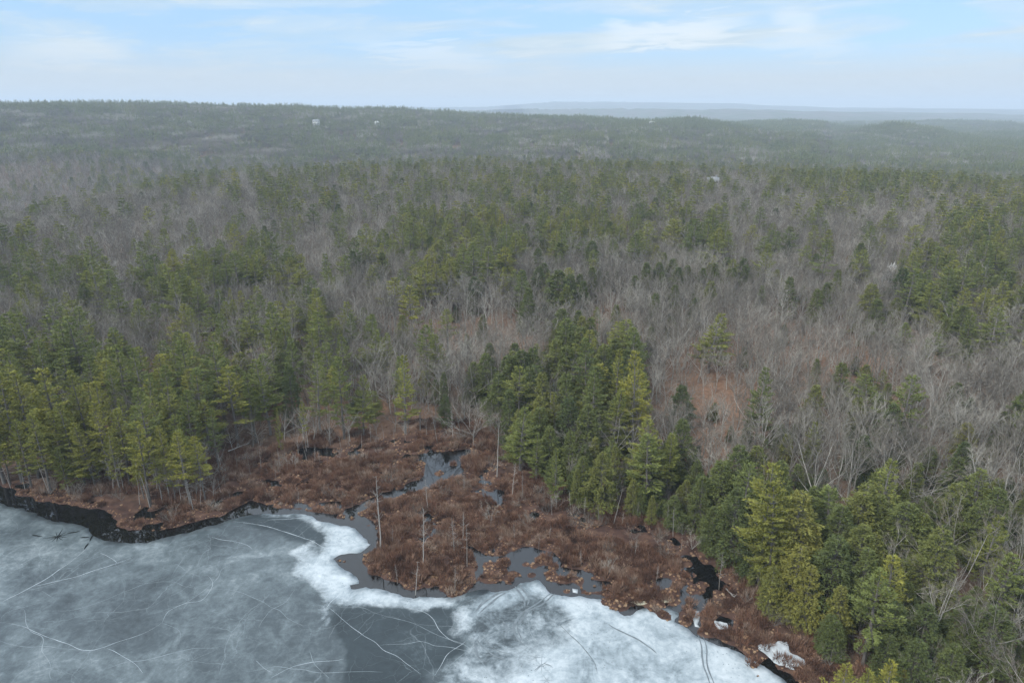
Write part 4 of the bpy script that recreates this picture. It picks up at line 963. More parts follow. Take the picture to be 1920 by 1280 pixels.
 (P_,1413,693,845,.35,2,.8,'full blue-green white pine alone in the leafless wood on a thin pale stem'),(H_,1523,673,740,.5,2,.7,'small bright pointed evergreen amid grey branches on the right slope'),(H_,1596,746,830,.75,1,.9,None),(P_,1515,790,885,.6,2,.8,None),(P_,1428,822,890,.3,2,.8,None),(H_,1654,718,790,.5,0,.8,None),(H_,1862,771,840,.3,0,.9,None),(H_,1905,764,830,.6,1,1,None),(H_,1730,839,920,.45,1,1,None),(H_,1778,859,950,.4,0,1,None),(P_,1340,866,965,.3,1,.9,None),(H_,1310,890,970,.2,1,1,None),(H_,1365,900,980,.3,0,1,None),(H_,1330,950,1030,.35,3,.9,None),
 (P_,1421,873,1100,.75,6,1,'great white pine with a bare pale lower trunk by the right shore'),(P_,1440,905,1110,.7,2,.8,None),(H_,1475,924,1105,.85,1,.95,'tall golden-olive conifer close behind the great white pine of the right shore'),(H_,1508,985,1110,.95,0,.8,None),(H_,1479,1027,1155,.95,1,1,'yellow-green bushy conifer at the water side of the right shore stand'),(H_,1504,1063,1175,.9,0,1,None),(H_,1592,986,1130,.7,3,1,'big rounded golden-olive hemlock in the middle of the right shore stand'),(H_,1617,1003,1130,.7,1,.8,None),(H_,1601,908,1040,.55,1,1.1,None),(H_,1625,930,1050,.5,3,1,None),(H_,1530,917,1020,.15,0,1.1,None),(H_,1676,942,1070,.5,1,1.2,None),(H_,1709,966,1080,.5,3,1,None),
 (H_,1811,943,1050,.5,1,1,None),(H_,1851,898,990,.55,0,1,None),(P_,1833,966,1100,.65,4,.9,'light green feathery conifer beside the tall white-limbed leafless tree'),(H_,1905,936,1010,.55,1,1,None),(H_,1913,905,980,.5,0,1,None),(H_,1545,1010,1160,.2,1,1.1,None),(H_,1560,1100,1200,.8,0,1,None),(H_,1440,1060,1150,.75,1,.9,None),(H_,1420,1010,1100,.7,2,.9,None),
 (P_,1617,1077,1248,.55,6,1.15,'big grey-green white pine with spreading bare lower limbs at the lower right shore'),(H_,1660,1130,1230,.25,1,1.2,None),(H_,1720,1135,1240,.25,3,1.1,None),(H_,1790,1120,1220,.2,0,1.2,None),(H_,1840,1140,1260,.25,1,1.2,None),(H_,1880,1080,1170,.15,3,1.1,None),(H_,1700,1200,1300,.25,0,1.2,None),(H_,1770,1210,1310,.3,3,1,None),(H_,1650,1190,1275,.2,1,1,None),
 (P_,1558,1253,1400,.95,4,1,'yellow-tipped pine whose top just enters at the lower right shore'),(P_,1641,1248,1400,.95,4,1,None),(P_,1600,1262,1410,.9,4,.9,None),
 # leafless trees that stand out
 (D_,1789,984,1150,.5,1,1.1,'tall white-limbed leafless tree with a straight forked trunk on the right slope'),(D_,1749,1036,1155,.5,0,.9,'slender pale leafless tree just in front of the tall white-limbed one'),(D_,1905,1106,1240,.5,1,1.2,'grey leaning leafless tree at the lower right corner'),(D_,1836,1098,1170,.5,1,1,None),(D_,1725,1228,1310,.5,0,1.1,None),(D_,1683,1030,1120,.5,1,1.1,None),(D_,1860,1180,1290,.5,1,1.1,None),(D_,1650,1120,1180,.5,1,1,None),(D_,1900,1215,1320,.5,0,1.2,None),(D_,1780,1250,1350,.5,1,1.1,None),
 (D_,1540,850,930,.5,1,1.2,None),(D_,1490,860,940,.5,1,1.1,None),(D_,1670,860,950,.5,0,1,None),(D_,1655,870,945,.5,0,1,None),(D_,1568,880,960,.5,0,1,None),(D_,1380,800,870,.5,0,1,None),(D_,1205,860,930,.5,1,.9,'small ghostly white dead tree between evergreens at the bog edge'),(D_,1100,740,830,.5,1,1,None),(D_,1085,820,890,.5,1,1.1,None),
 (W_,807,512,565,.5,1,1.1,'white birch with bright forked limbs in the middle of the grey wood'),(W_,1080,555,600,.5,0,1.2,'leftmost bright birch of the row under the dome-shaped hemlock'),(W_,1118,553,600,.5,1,1,None),(W_,1056,560,630,.5,0,.9,None),(W_,1397,432,475,.5,1,1,None),(W_,1403,365,420,.5,0,1.3,'white multi-limbed birch beyond the leafless belt on the right hillside'),(W_,1355,312,345,.5,0,1,None),(W_,1645,420,465,.5,1,1,None),(W_,1672,462,500,.5,0,1.3,'spreading white birch above the white boulders on the right hillside'),(W_,1655,466,508,.5,1,1.2,None),(W_,1514,455,490,.5,0,.8,None),(W_,1625,590,650,.5,0,.7,None),(W_,1268,348,372,.5,1,1,None),(W_,990,470,500,.5,1,1,None),(W_,1001,468,500,.5,0,1,None),(W_,1715,465,510,.5,0,1,None),(W_,1480,290,315,.5,0,1.2,None),(W_,1672,650,720,.5,0,.8,None),(W_,1730,425,470,.5,1,1,None),
 (W_,578,776,843,.5,1,.8,None),(D_,213,835,920,.5,1,.9,'white dead branching tree against the dark pines of the wooded point'),(D_,560,790,856,.5,0,.9,None),(D_,402,880,934,.5,1,.9,None),
]
def py_ok(v): return v > 570
for k_, px, ty, by_, tint, v, w, lab in HAND:
    x, y, h = spot(px, ty, by_)
    hmax = {P_: 31, H_: 24, B_: 22, D_: 22, W_: 21}[k_]
    if h > hmax or h < 4:
        h = min(max(h, 6), hmax); q = place(px, ty, h)
        if q is None: continue
        x, y = q
    if k_ == H_ and 880 < px < 1240 and py_ok(ty): w *= 1.3; tint = min(1, tint + .12)
    elif k_ == H_: w *= 1.4
    elif k_ == P_ and math.hypot(x, y) > 230: w *= 1.2
    put(k_, x, y, h, v, tint, w, lab)
SNAG = [(932,791,893,0,.7,'tall straight dead grey trunk by the corner of the evergreen grove'),(1151,908,981,0,.8,'bare white dead pole at the bog edge below the broad fresh-green conifer'),(1296,904,992,3,.8,'white dead birch pole at the bog edge beside the small yellow-green cedar'),(713,893,1028,2,.5,'dead tree with level branches at the channel side of the bog'),(793,955,1057,4,.5,'thin twiggy dead tree on the bog lobe nearest the ice'),(779,1050,1122,1,.5,'thin dead stem standing in water where the bog lobe meets the ice'),
 (852,973,1035,4,.5,None),(735,990,1020,1,.5,None),(802,900,955,2,.4,None),(868,960,1010,4,.5,None),(876,985,1062,1,.5,None),(853,1060,1108,2,.4,None),
 (445,837,880,3,.9,None),(470,853,892,0,.8,None),(502,873,893,0,1.1,'short white dead stump standing on the left part of the bog'),(517,867,898,0,1,None),(539,853,883,3,.9,None),(577,823,868,0,.9,None),(613,835,860,3,.9,None),(627,832,848,0,1.1,None),(422,882,912,3,1,None),(653,832,852,0,.8,None),(640,815,842,1,.6,None),(673,850,858,0,.8,None),(691,840,858,1,.7,None),(635,910,927,3,.7,None),(662,937,957,2,.5,'small bare bush tree on the channel bank left of the bog channel'),(432,920,937,1,.7,None),(490,840,880,1,.6,None),(525,840,875,2,.5,None),(555,850,880,1,.6,None),(590,835,865,2,.5,None),(600,845,870,4,.4,None),
 (281,868,951,3,.9,None),(262,880,945,3,.8,None),(362,885,955,2,.9,'crooked white dead tree at the water side of the point pines'),(340,890,945,3,.8,None),(376,900,950,1,.7,None),(92,860,925,0,1.1,'stout pale bare trunk at the left shore below the pines'),(48,865,920,3,.8,None),(20,870,915,3,.7,None),(232,850,920,3,.7,None),(305,895,945,3,.7,None),(320,900,940,1,.6,None),(415,895,930,3,.8,None),
 (705,800,815,1,.7,None),(720,790,825,3,.6,None),(740,800,835,3,.6,None),(760,790,825,2,.5,None),(678,810,840,3,.5,None),(620,800,835,3,.6,None),(695,795,830,4,.4,None),(655,800,835,3,.5,None),(820,770,830,1,.5,None),(800,775,815,3,.5,None),(850,770,825,4,.4,None),(960,870,930,2,.5,None),(980,880,930,1,.5,None),(1035,930,965,4,.4,None),(1095,930,970,4,.4,None),(1070,920,955,4,.4,None),
 (1123,945,975,4,.4,None),(1167,960,985,4,.4,None),(1195,940,975,4,.4,None),(1250,945,990,4,.4,None),(1262,950,1005,2,.4,None),(1348,1030,1105,2,.6,'dead forked snag with a white patch beside the right inlet'),(1345,1015,1060,1,.5,None),(1277,1000,1030,3,.5,None),(1345,895,945,3,.5,None),(870,885,920,4,.4,None),(910,890,925,4,.4,None),(1030,985,1010,4,.4,None),(1010,1000,1030,1,.4,None),(1190,1010,1040,4,.4,None),(1090,1030,1060,4,.4,None),(1230,1060,1090,4,.4,None),(965,980,1010,4,.4,None),(920,960,990,4,.4,None),(900,1000,1020,1,.4,None),(745,1060,1095,2,.4,None),(560,920,945,4,.3,None),]
for px, ty, by_, v, w, lab in SNAG:
    x, y, h = spot(px, ty, by_)
    put(S_n, x, y, min(h, 22), v, .5, w, lab)

CON = dict(zip(range(200, 1300, 40), [
 "333333333334444444455555", "233333344443434444444555", "223244333434444444545544", "123432334233455532566544", "111111552335554321133333",
 "111111322567776551111155", "221113323455554451111156", "542255423256331444112666", "224443321322441321123565", "444666652211213310011477",
 "885377764420083210000133", "887887755423798100111111", "888887755416999001111111", "888887645415999101112111", "888874333203999011222222",
 "888871111104998742333333", "888870000003888755633444", "777770000000777667655555", "666660000000066677766666", "666660000000006667776665", "666660000000006667776665",
 "666660000000006667776665", "666660000000006667776665", "666660000000006667776665", "666660000000006667776665", "666660000000006667776665", "666660000000006667776665", "666660000000006667776665"]))
def con_at(px, py):
    c = np.clip((px / 80).astype(int), 0, 23); r = np.clip(((py - 200) / 40).astype(int), 0, len(CON) - 1)
    tab = np.array([[int(ch) for ch in CON[k]] for k in sorted(CON)])
    return tab[r, c] / 10.0
# jittered grid of stands, spacing widening with distance
def grid_points(r0, r1, sp, seed):
    g = np.random.default_rng(seed)
    xs, ys = np.meshgrid(np.arange(-r1, r1, sp), np.arange(20, r1, sp))
    x = xs.ravel() + g.uniform(-.45, .45, xs.size) * sp; y = ys.ravel() + g.uniform(-.45, .45, ys.size) * sp
    r = np.hypot(x, y); a = np.degrees(np.arctan2(x, y))
    ok = (r >= r0) & (r < r1) & (np.abs(a) < 46); return x[ok], y[ok]
hx = np.array([t['x'] for t in TREES]); hy = np.array([t['y'] for t in TREES]); hc = np.array([t['kind'] in (P_, H_) for t in TREES])
def near_hand(x, y, d):
    m = np.zeros(len(x), bool)
    for a, b in zip(hx[hc], hy[hc]): m |= (x - a) ** 2 + (y - b) ** 2 < d * d
    return m
RND = []
def fill(r0, r1, sp, seed):
    x, y = grid_points(r0, r1, sp, seed)
    fd = sd_forest(x, y); ok = fd > 0.5; x, y, fd = x[ok], y[ok], fd[ok]
    s = sd_water(x, y); ok = s > 1.2; x, y, fd, s = x[ok], y[ok], fd[ok], s[ok]
    z = land_height(x, y, s)
    px, py = project(x, y, z + 11.0)
    n = len(x); g = np.random.default_rng(seed + 1)
    con = con_at(px, py) * (.55 + .9 * fbm(x, y, 26, 15, 2))
    con = np.where((px < -150) | (px > 2070), .35, con)
    pxb, pyb = project(x, y, z)
    lit = litter_at(x, y, z)
    hemf = np.where(px < 600, .08, np.where(py < 480, .14, np.where((px > 1700) & (py < 660), .3, .78)))
    hemf = np.where((px > 600) & (px < 880), .15, hemf)
    rnd = g.random(n); is_con = rnd < con * (sp / 6.2) ** .8 * np.where((con > .6) & (px > 860) & (py > 560), .95, np.where((px < 420) & (py > 660), .6, np.where((px < 700) & (py > 560), .38, np.where(py < 560, .72, .52))))
    is_con &= ~near_hand(x, y, 3.2)
    is_hem = is_con & (g.random(n) < hemf)
    dens = np.where(is_con, 1.0, np.clip(1.0 - .40 * lit - .45 * (con > .5) - .45 * ((px > 1300) & (py > 830)), .2, 1))
    keep = g.random(n) < dens
    big = fbm(x, y, 60, 77, 2)
    for i in np.nonzero(keep)[0]:
        if is_hem[i]:
            k = H_; h = g.uniform(8, 17); t = np.clip(.42 + g.normal(0, .2) , 0, 1); w = g.uniform(1.15, 1.6); v = g.integers(0, 5)
        elif is_con[i]:
            k = P_; h = (g.uniform(14, 20) if py[i] > 560 else g.uniform(15, 22)) if g.random() < .7 else g.uniform(8, 14); t = np.clip(.60 + g.normal(0, .19), 0, 1); w = g.uniform(1.1, 1.6); v = g.integers(0, 7)
            if px[i] < 420 and py[i] > 700: t = min(1, t + .25)
        else:
            q = g.random()
            k = W_ if q < .012 else (D_ if q < .07 else B_)
            h = g.uniform(11, 18) * (.82 if lit[i] > .5 else 1) * (.9 + .2 * big[i]); t = .5; w = g.uniform(.85, 1.2); v = g.integers(0, 60)
            if fd[i] < 12: h *= .65
        RND.append((k, x[i], y[i], z[i], h, v, t, w, g.uniform(0, 6.28)))
fill(60, 330, 3.9, 201)
fill(330, 620, 4.8, 202)
fill(620, 1300, 6.6, 203)
# low evergreen brush on the shady right slope and under the grove
def brush():
    x, y = grid_points(60, 330, 4.2, 301)
    fd = sd_forest(x, y); s = sd_water(x, y); z = land_height(x, y, s); px, py = project(x, y, z)
    g = np.random.default_rng(302)
    c = con_at(px, py - 40)
    m = (fd > 0) & (s > 1) & (((px > 1240) & (py > 820) & (g.random(len(x)) < .30 + .3 * (c > .45))) | ((px > 880) & (px < 1300) & (py > 640) & (g.random(len(x)) < .45 * (c > .5))) | ((px < 1900) & (g.random(len(x)) < .018)))
    for i in np.nonzero(m)[0]:
        RND.append((H_, x[i], y[i], z[i], g.uniform(3.0, 8.0), g.integers(0, 5), np.clip(.3 + g.normal(0, .2), 0, 1), g.uniform(1.3, 1.9), g.uniform(0, 6.28)))
brush()
for r in RND:
    TREES.append(dict(kind=r[0], x=r[1], y=r[2], z=r[3], h=r[4], v=int(r[5]), tint=r[6], w=r[7], rot=r[8], label=None, hand=False))

SETS = {P_: (PINES, 20.0), H_: (HEMS, 16.0), B_: (BARES, 17.0), D_: (PALES, 17.0), W_: (BIRCHES, 17.0), S_n: (SNAGS, 11.0)}
CAT = {P_: 'pine tree', H_: 'hemlock tree', B_: 'leafless tree', D_: 'leafless tree', W_: 'birch tree', S_n: 'dead tree'}
WORDS = 'first second third fourth fifth sixth seventh eighth ninth tenth eleventh twelfth thirteenth fourteenth fifteenth sixteenth'.split()
ZONES = [('on the wooded point', lambda x, y: x < 425 and y > 690), ('at the wood edge behind the bog', lambda x, y: 425 <= x < 900 and y > 620),
         ('in the evergreen grove', lambda x, y: 880 <= x < 1235 and y > 560), ('on the right shore slope', lambda x, y: x >= 1235 and y > 830),
         ('in the leafless wood at right', lambda x, y: x >= 1235 and y > 560), ('on the left hillside', lambda x, y: x < 640),
         ('on the middle hillside', lambda x, y: x < 1240), ('on the right hillside', lambda x, y: True)]
ROWN = ['front', 'second', 'third', 'fourth', 'fifth', 'sixth', 'seventh', 'eighth', 'ninth', 'tenth', 'eleventh', 'twelfth', 'thirteenth', 'fourteenth', 'fifteenth', 'sixteenth', 'seventeenth', 'eighteenth', 'nineteenth', 'twentieth']
GRP = {P_: 'white pines of the lakeside wood', H_: 'hemlocks of the lakeside wood', B_: 'leafless trees of the lakeside wood', D_: 'pale-limbed leafless trees', W_: 'white birches', S_n: 'dead snags in and around the bog'}
def describe(t):
    k = t['kind']
    if k == P_: return ('yellow-green ' if t['tint'] > .68 else 'blue-green ' if t['tint'] < .42 else 'green ') + 'pine'
    if k == H_: return (('low ' if t['h'] < 9 else '') + ('golden-olive ' if t['tint'] > .6 else 'dark ' if t['tint'] < .33 else 'olive-green ')) + 'hemlock'
    return {B_: 'grey leafless tree', D_: 'pale-limbed leafless tree', W_: 'white birch', S_n: 'dead snag'}[k]
for t in TREES:
    t['px'], t['py'] = [float(a) for a in project(t['x'], t['y'], t['z'] + t['h'])]
    _, t['pb'] = [float(a) for a in project(t['x'], t['y'], t['z'])]
    t['d'] = math.hypot(t['x'], t['y'])
    t['in'] = -30 < t['px'] < 1950 and t['py'] < 1275
single = []; rest = []
for k in SETS:
    L = [t for t in TREES if t['kind'] == k and t['in']]
    # largest in the photo first
    L.sort(key=lambda t: -(t['h'] * t['w'] / t['d'] * (1.25 if t['hand'] else 1)))
    top = L[:296]; ids = {id(t) for t in top}
    single += top
    rest += [t for t in TREES if t['kind'] == k and id(t) not in ids]
buckets = {}
for t in single:
    if t['label']: continue
    zn = next(z for z, f in ZONES if f(t['px'], t['py']))
    if t['kind'] == S_n: zn = ('on the wooded point' if t['px'] < 390 else 'on the left of the bog' if t['px'] < 700 and t['pb'] > 830 else 'on the bog lobe by the ice' if t['px'] < 900 and t['pb'] > 930 else 'at the wood edge' if t['px'] < 900 else 'on the right of the bog')
    buckets.setdefault((describe(t), zn), []).append(t)
for (ds, zn), L in buckets.items():
    L.sort(key=lambda t: t['d'])
    rows = [L[i:i + 14] for i in range(0, len(L), 14)]
    for ri, row in enumerate(rows):
        row.sort(key=lambda t: t['px'])
        for j, t in enumerate(row):
            rw = '' if len(rows) == 1 else ', %s row' % ROWN[min(ri, 19)]
            if len(row) == 1 and len(rows) == 1: t['label'] = '%s %s %s' % ('lone', ds, zn)
            else: t['label'] = '%s, %s from left%s %s' % (ds, WORDS[j], rw, zn)
for t in single:
    S, h0 = SETS[t['kind']]; tm, cm = S[t['v'] % len(S)]
    root = bpy.data.objects.new(t['kind'], None); link(root); root.empty_display_size = 1
    root.location = (t['x'], t['y'], t['z']); s = t['h'] / h0
    lean = rng.normal(0, .015, 2) if t['kind'] != S_n else rng.normal(0, .05, 2)
    root.rotation_euler = (lean[0], lean[1], t['rot']); root.scale = (s * t['w'], s * t['w'], s)
    if t['kind'] == S_n: root.scale = (s * .9, s * .9, s)
    root['label'] = t['label']; root['category'] = CAT[t['kind']]; root['group'] = GRP[t['kind']]
    o = bpy.data.objects.new('trunk', tm); link(o); o.parent = root; o['tint'] = float(t['tint'])
    if cm is not None:
        o = bpy.data.objects.new('crown' if t['kind'] != S_n else 'branches', cm); link(o); o.parent = root; o['tint'] = float(t['tint'])

def scatter_trees(name, sel, hi, lo, h0, rlo=430):
    L = sel
    if not L: return
    nh = len(hi); ms = [whole(p, name) for p in hi + lo]
    P = [(t['x'], t['y'], t['z']) for t in L]
    far_ = np.array([t['d'] > rlo for t in L]) & (len(lo) > 0)
    v = np.array([t['v'] for t in L]); v = np.where(far_, nh + v % max(len(lo), 1), v % nh)
    s = np.array([[t['h'] / h0 * t['w'], t['h'] / h0 * t['w'], t['h'] / h0] for t in L])
    rot = np.array([[rng.normal(0, .02), rng.normal(0, .02), t['rot']] for t in L])
    scatter(name, protos(name + '_kind', ms), P, rot, s, v, [t['tint'] for t in L])
scatter_trees('pine_wood', [t for t in rest if t['kind'] == P_], PINES, PINES_L, 20.0)
scatter_trees('hemlock_wood', [t for t in rest if t['kind'] == H_], HEMS, HEMS_L, 16.0)
scatter_trees('leafless_wood', [t for t in rest if t['kind'] in (B_, S_n)], BARES, BARES_L, 17.0)
scatter_trees('pale_wood', [t for t in rest if t['kind'] == D_], PALES, [], 17.0)
scatter_trees('birch_wood', [t for t in rest if t['kind'] == W_], BIRCHES, [], 17.0)

# ------------------------------------------------------------------ the wood that reads as one mass, beyond 1300 m
def far_tree(kind, g):
    m = MB()
    if kind == 'b':
        h = g.uniform(12, 17); n = 46; c = np.array([0, 0, h * .42])
        m.tube(np.array([[0, 0, -1], [0, 0, h * .6]]), [.2, .1], 3, 0)
        d = unit(g.normal(0, 1, (n, 3)) * [.55, .55, .3] + [0, 0, .8]); b = c + d * g.uniform(.5, 3, (n, 1))
        m.blades(b, b + d * g.uniform(3, 7, (n, 1)), g.uniform(.22, .5, n), 1)
    else:
        h = g.uniform(15, 23) if kind == 'p' else g.uniform(12, 17); n = 64; z = h * (.25 if kind == 'p' else .08) + h * .72 * g.random(n) ** .8
        m.tube(np.array([[0, 0, -1], [0, 0, h * .9]]), [.25, .05], 3, 0)
        a = g.uniform(0, 6.28, n); r = (1 - z / h) ** .7 * h * .27 * g.uniform(.5, 1.1, n)
        tip = np.stack([r * np.cos(a), r * np.sin(a), z + (r * .15 if kind == 'p' else -r * .2)], 1)
        m.blades(np.stack([0 * a, 0 * a, z], 1), tip, 0.1, 1, .3)
        bs = tip * [.45, .45, 1]; m.blades(tip, bs, g.uniform(1.2, 2.2, n), 2 if kind == 'p' else 3, np.clip(g.normal(.5, .15, n), 0, 1))
    return m.mesh('far_tree', [M_BARK, M_TWIG, M_PINE, M_HEM])
gf = np.random.default_rng(400)
FT = {k: [far_tree(k, gf) for _ in range(5)] for k in 'bph'}
PATCH = 44.0
def patch(conf, seed):
    g = np.random.default_rng(seed); it = []
    xs, ys = np.meshgrid(np.arange(-3.5, 4), np.arange(-3.5, 4)); sp = PATCH / 8
    for a, b in zip(xs.ravel(), ys.ravel()):
        k = 'p' if g.random() < conf else ('h' if g.random() < .07 else 'b')
        s = g.uniform(.75, 1.15)
        it.append((FT[k][g.integers(0, 5)], Matrix.Translation(((a + g.uniform(-.45, .45)) * sp, (b + g.uniform(-.45, .45)) * sp, -1)) @ Matrix.Rotation(g.uniform(0, 6.28), 4, 'Z') @ Matrix.Scale(s, 4)))
    return join_meshes('far_wood_patch', it, [M_BARK, M_TWIG, M_PINE, M_HEM])
PT = [patch((.12, .2, .32, .45, .65, .8)[k // 2], 500 + k) for k in range(12)]
x, y = grid_points(1290, 4600, PATCH * .93, 600)
z = land_height(x, y, np.full(len(x), 50.0))
px, py = project(x, y, z + 12)
c = con_at(px, py) * .45 + (fbm(x, y, 150, 601, 3) - .5) * 1.6 + .12
r_ = np.hypot(x, y)
for kc, kr, sw, sr in ((1690, 2700, 90, 300), (1500, 3300, 110, 380)): c += .5 * np.exp(-((column(x, y) - kc) / sw) ** 2 - ((r_ - kr) / sr) ** 2)
ci = np.clip((c * 6).astype(int), 0, 5) * 2 + rng.integers(0, 2, len(x))
a_ = np.floor(rng.random(len(x)) * 4) * math.pi / 2
scatter('far_wood', protos('far_wood_kind', PT), np.stack([x, y, z], 1), np.stack([0 * x, 0 * x, a_], 1), rng.uniform(.85, 1.25, (len(x), 1)) * np.array([[1, 1, 1.0]]), ci, np.clip(rng.normal(.4, .1, len(x)), 0, 1))

# ------------------------------------------------------------------ the bog's cover: leatherleaf and sedge
SH = [make_shrub(700 + k, 150, .7 + .1 * (k % 3), .6 + .15 * (k % 3)) for k in range(6)]
SE = [make_sedge(720 + k) for k in range(4)]
def bog_cover():
    g = np.random.default_rng(701)
    xs, ys = np.meshgrid(np.arange(-120, 75, .74), np.arange(75, 225, .74))
    x = xs.ravel() + g.uniform(-.3, .3, xs.size); y = ys.ravel() + g.uniform(-.3, .3, ys.size)
    m = (sd_forest(x, y) < 7) ; x, y = x[m], y[m]
    s = sd_water(x, y); m = s > .12; x, y, s = x[m], y[m], s[m]; fd = sd_forest(x, y)
    z = land_height(x, y, s)
    gap = fbm(x, y, 5.0, 710, 3)
    wet = (fbm(x, y, 7.0, 711, 3) > .57) & (fd > -9)                   # dark open peat near the wood edge
    isl = np.zeros(len(x), bool)
    for ix, iy, r in ISLES: isl |= np.hypot(x - ix, y - iy) < r + .4
    edge = (s < .9 + 1.6 * (gap > .52)) | isl
    sed = (edge & (g.random(len(x)) < .6)) | (g.random(len(x)) < .04 + .3 * (fbm(x, y, 9.0, 715, 3) > .60))
    shr = ~sed & ~wet & (g.random(len(x)) < .42 + .9 * fbm(x, y, 3.0, 713, 2)) & (s > .5)
    for poly in ([(1424,1216),(1445,1210),(1472,1208),(1490,1224),(1505,1240),(1500,1258),(1482,1264),(1466,1250),(1440,1240)], [(1340,1170),(1362,1168),(1368,1178),(1350,1184)]):
        on = inside([flat(*q) for q in poly], x, y) & (g.random(len(x)) < .62); shr &= ~on; sed &= ~on
    for nm, mm, ms, s0, s1 in (('leatherleaf_scrub', shr, SH, .55, 1.75), ('sedge_margin', sed, SE, .32, .95)):
        n = mm.sum()
        sc_ = g.uniform(s0, s1, n)[:, None] * np.array([1, 1, 1.0]) * np.stack([np.ones(n), np.ones(n), .45 + 1.25 * fbm(x[mm], y[mm], 8.0, 717, 3)], 1)
        scatter(nm, protos(nm + '_kind', ms), np.stack([x[mm], y[mm], z[mm] - .04], 1), np.stack([g.normal(0, .08, n), g.normal(0, .08, n), g.uniform(0, 6.28, n)], 1), sc_, g.integers(0, len(ms), n), np.full(n, .5))
bog_cover()
# taller pale alder brush: twiggy bushes between bog and wood
def alder():
    g = np.random.default_rng(751)
    x, y = grid_points(80, 260, 3.0, 752); fd = sd_forest(x, y); s = sd_water(x, y)
    m = (s > 1.5) & (fd < 14) & (fd > -30) & (g.random(len(x)) < np.where(fd > -8, .45, .20) * (fbm(x, y, 12, 753, 2) * 1.8)); x, y = x[m], y[m]; n = len(x)
    ms = [whole(make_bare(760 + k, 5.0, fork=.08, spread=1.0, lim=8, twig=.8), 'alder') for k in range(4)]
    z = land_height(x, y)
    s_ = g.uniform(.45, 1.0, n)[:, None] * np.ones(3)
    scatter('alder_brush', protos('alder_kind', ms), np.stack([x, y, z], 1), np.stack([0 * x, 0 * x, g.uniform(0, 6.28, n)], 1), s_, g.integers(0, 4, n), np.full(n, .5))
alder()

# ------------------------------------------------------------------ single things
def land_patch(name, poly, lift, mat, **pr):
    w = [flat(*q) for q in poly]; cx, cy = np.mean(w, 0)
    o_ = densify(w, .4, 1.3, 97); o_ = [(a, b) for a, b in o_]
    p = np.array(o_); n = len(p); c = p.mean(0)
    V = []; 
    for k in range(6):
        q = c + (p - c) * (1 - k / 6); z = land_height(q[:, 0], q[:, 1]) + lift + .10 * (k > 0)
        V.append(np.c_[q, np.maximum(z, .04)])
    V = np.concatenate(V + [np.array([[c[0], c[1], float(land_height(np.array([c[0]]), np.array([c[1]]))[0]) + lift + .1]])])
    i = np.arange(n); j = (i + 1) % n
    q = np.concatenate([np.stack([k * n + i, k * n + j, (k + 1) * n + j, (k + 1) * n + i], 1) for k in range(5)])
    t = np.stack([5 * n + i, 5 * n + j, np.full(n, 6 * n)], 1)
    return obj(name, mesh_np(name, V, [q, t], mat, smooth=True), **pr)
land_patch('snow_patch', [(1424,1216),(1445,1210),(1472,1208),(1490,1224),(1505,1240),(1500,1258),(1482,1264),(1466,1250),(1440,1240)], .22, M_SNOW, label='patch of old snow among brown scrub at the lower right shore', category='snow patch')
land_patch('snow_patch', [(180,787),(192,782),(206,786),(204,794),(190,797)], .25, M_SNOW, label='small snow patch glimpsed between the golden pines of the wooded point', category='snow patch')
land_patch('snow_patch', [(1340,1170),(1362,1168),(1368,1178),(1350,1184)], .22, M_SNOW, label='small thin snow patch at the scrub edge by the right inlet', category='snow patch')

def log(p0, p1, r, label, z=.75, br=3):
    a = np.array([*flat(*p0), 0.]); b = np.array([*flat(*p1), 0.])
    a[2] = float(land_height(a[:1], a[1:2])[0]) + z; b[2] = float(land_height(b[:1], b[1:2])[0]) + z
    m = MB(); s = np.linspace(0, 1, 6)[:, None]
    m.tube(a + (b - a) * s + rng.normal(0, .06, (6, 3)), r * np.linspace(1, .5, 6), 6, 0)
    o = obj('fallen_log', m.mesh('fallen_log', [M_DEAD]), label=label, category='fallen log')
    for k in range(br):
        u = rng.uniform(.35, .95); c = a + (b - a) * u; d = unit((b - a) / np.linalg.norm(b - a) + rng.normal(0, .7, 3)); d[2] = abs(d[2])
        mb = MB(); mb.tube(np.array([c, c + d * .7, c + d * 1.4]), [.05, .035, .012], 4, 0); obj('branch', mb.mesh('branch', [M_DEAD]), o)
log((160, 920), (178, 918), .16, 'short white fallen log lying on the shore below the golden pines', .55, 0)
log((1359, 1110), (1377, 1129), .13, 'pale fallen branch lying on the brown scrub beside the right inlet', .75)
log((1432, 1142), (1495, 1185), .16, 'long grey fallen trunk lying along the foot of the right shore stand', .6, 4)
log((430, 856), (470, 840), .14, 'long pale fallen trunk lying across the dark wet edge of the bog', 1.2, 4)
log((1325, 1040), (1345, 1052), .12, 'weathered fallen branch over the dark pool at the right inlet', .7)

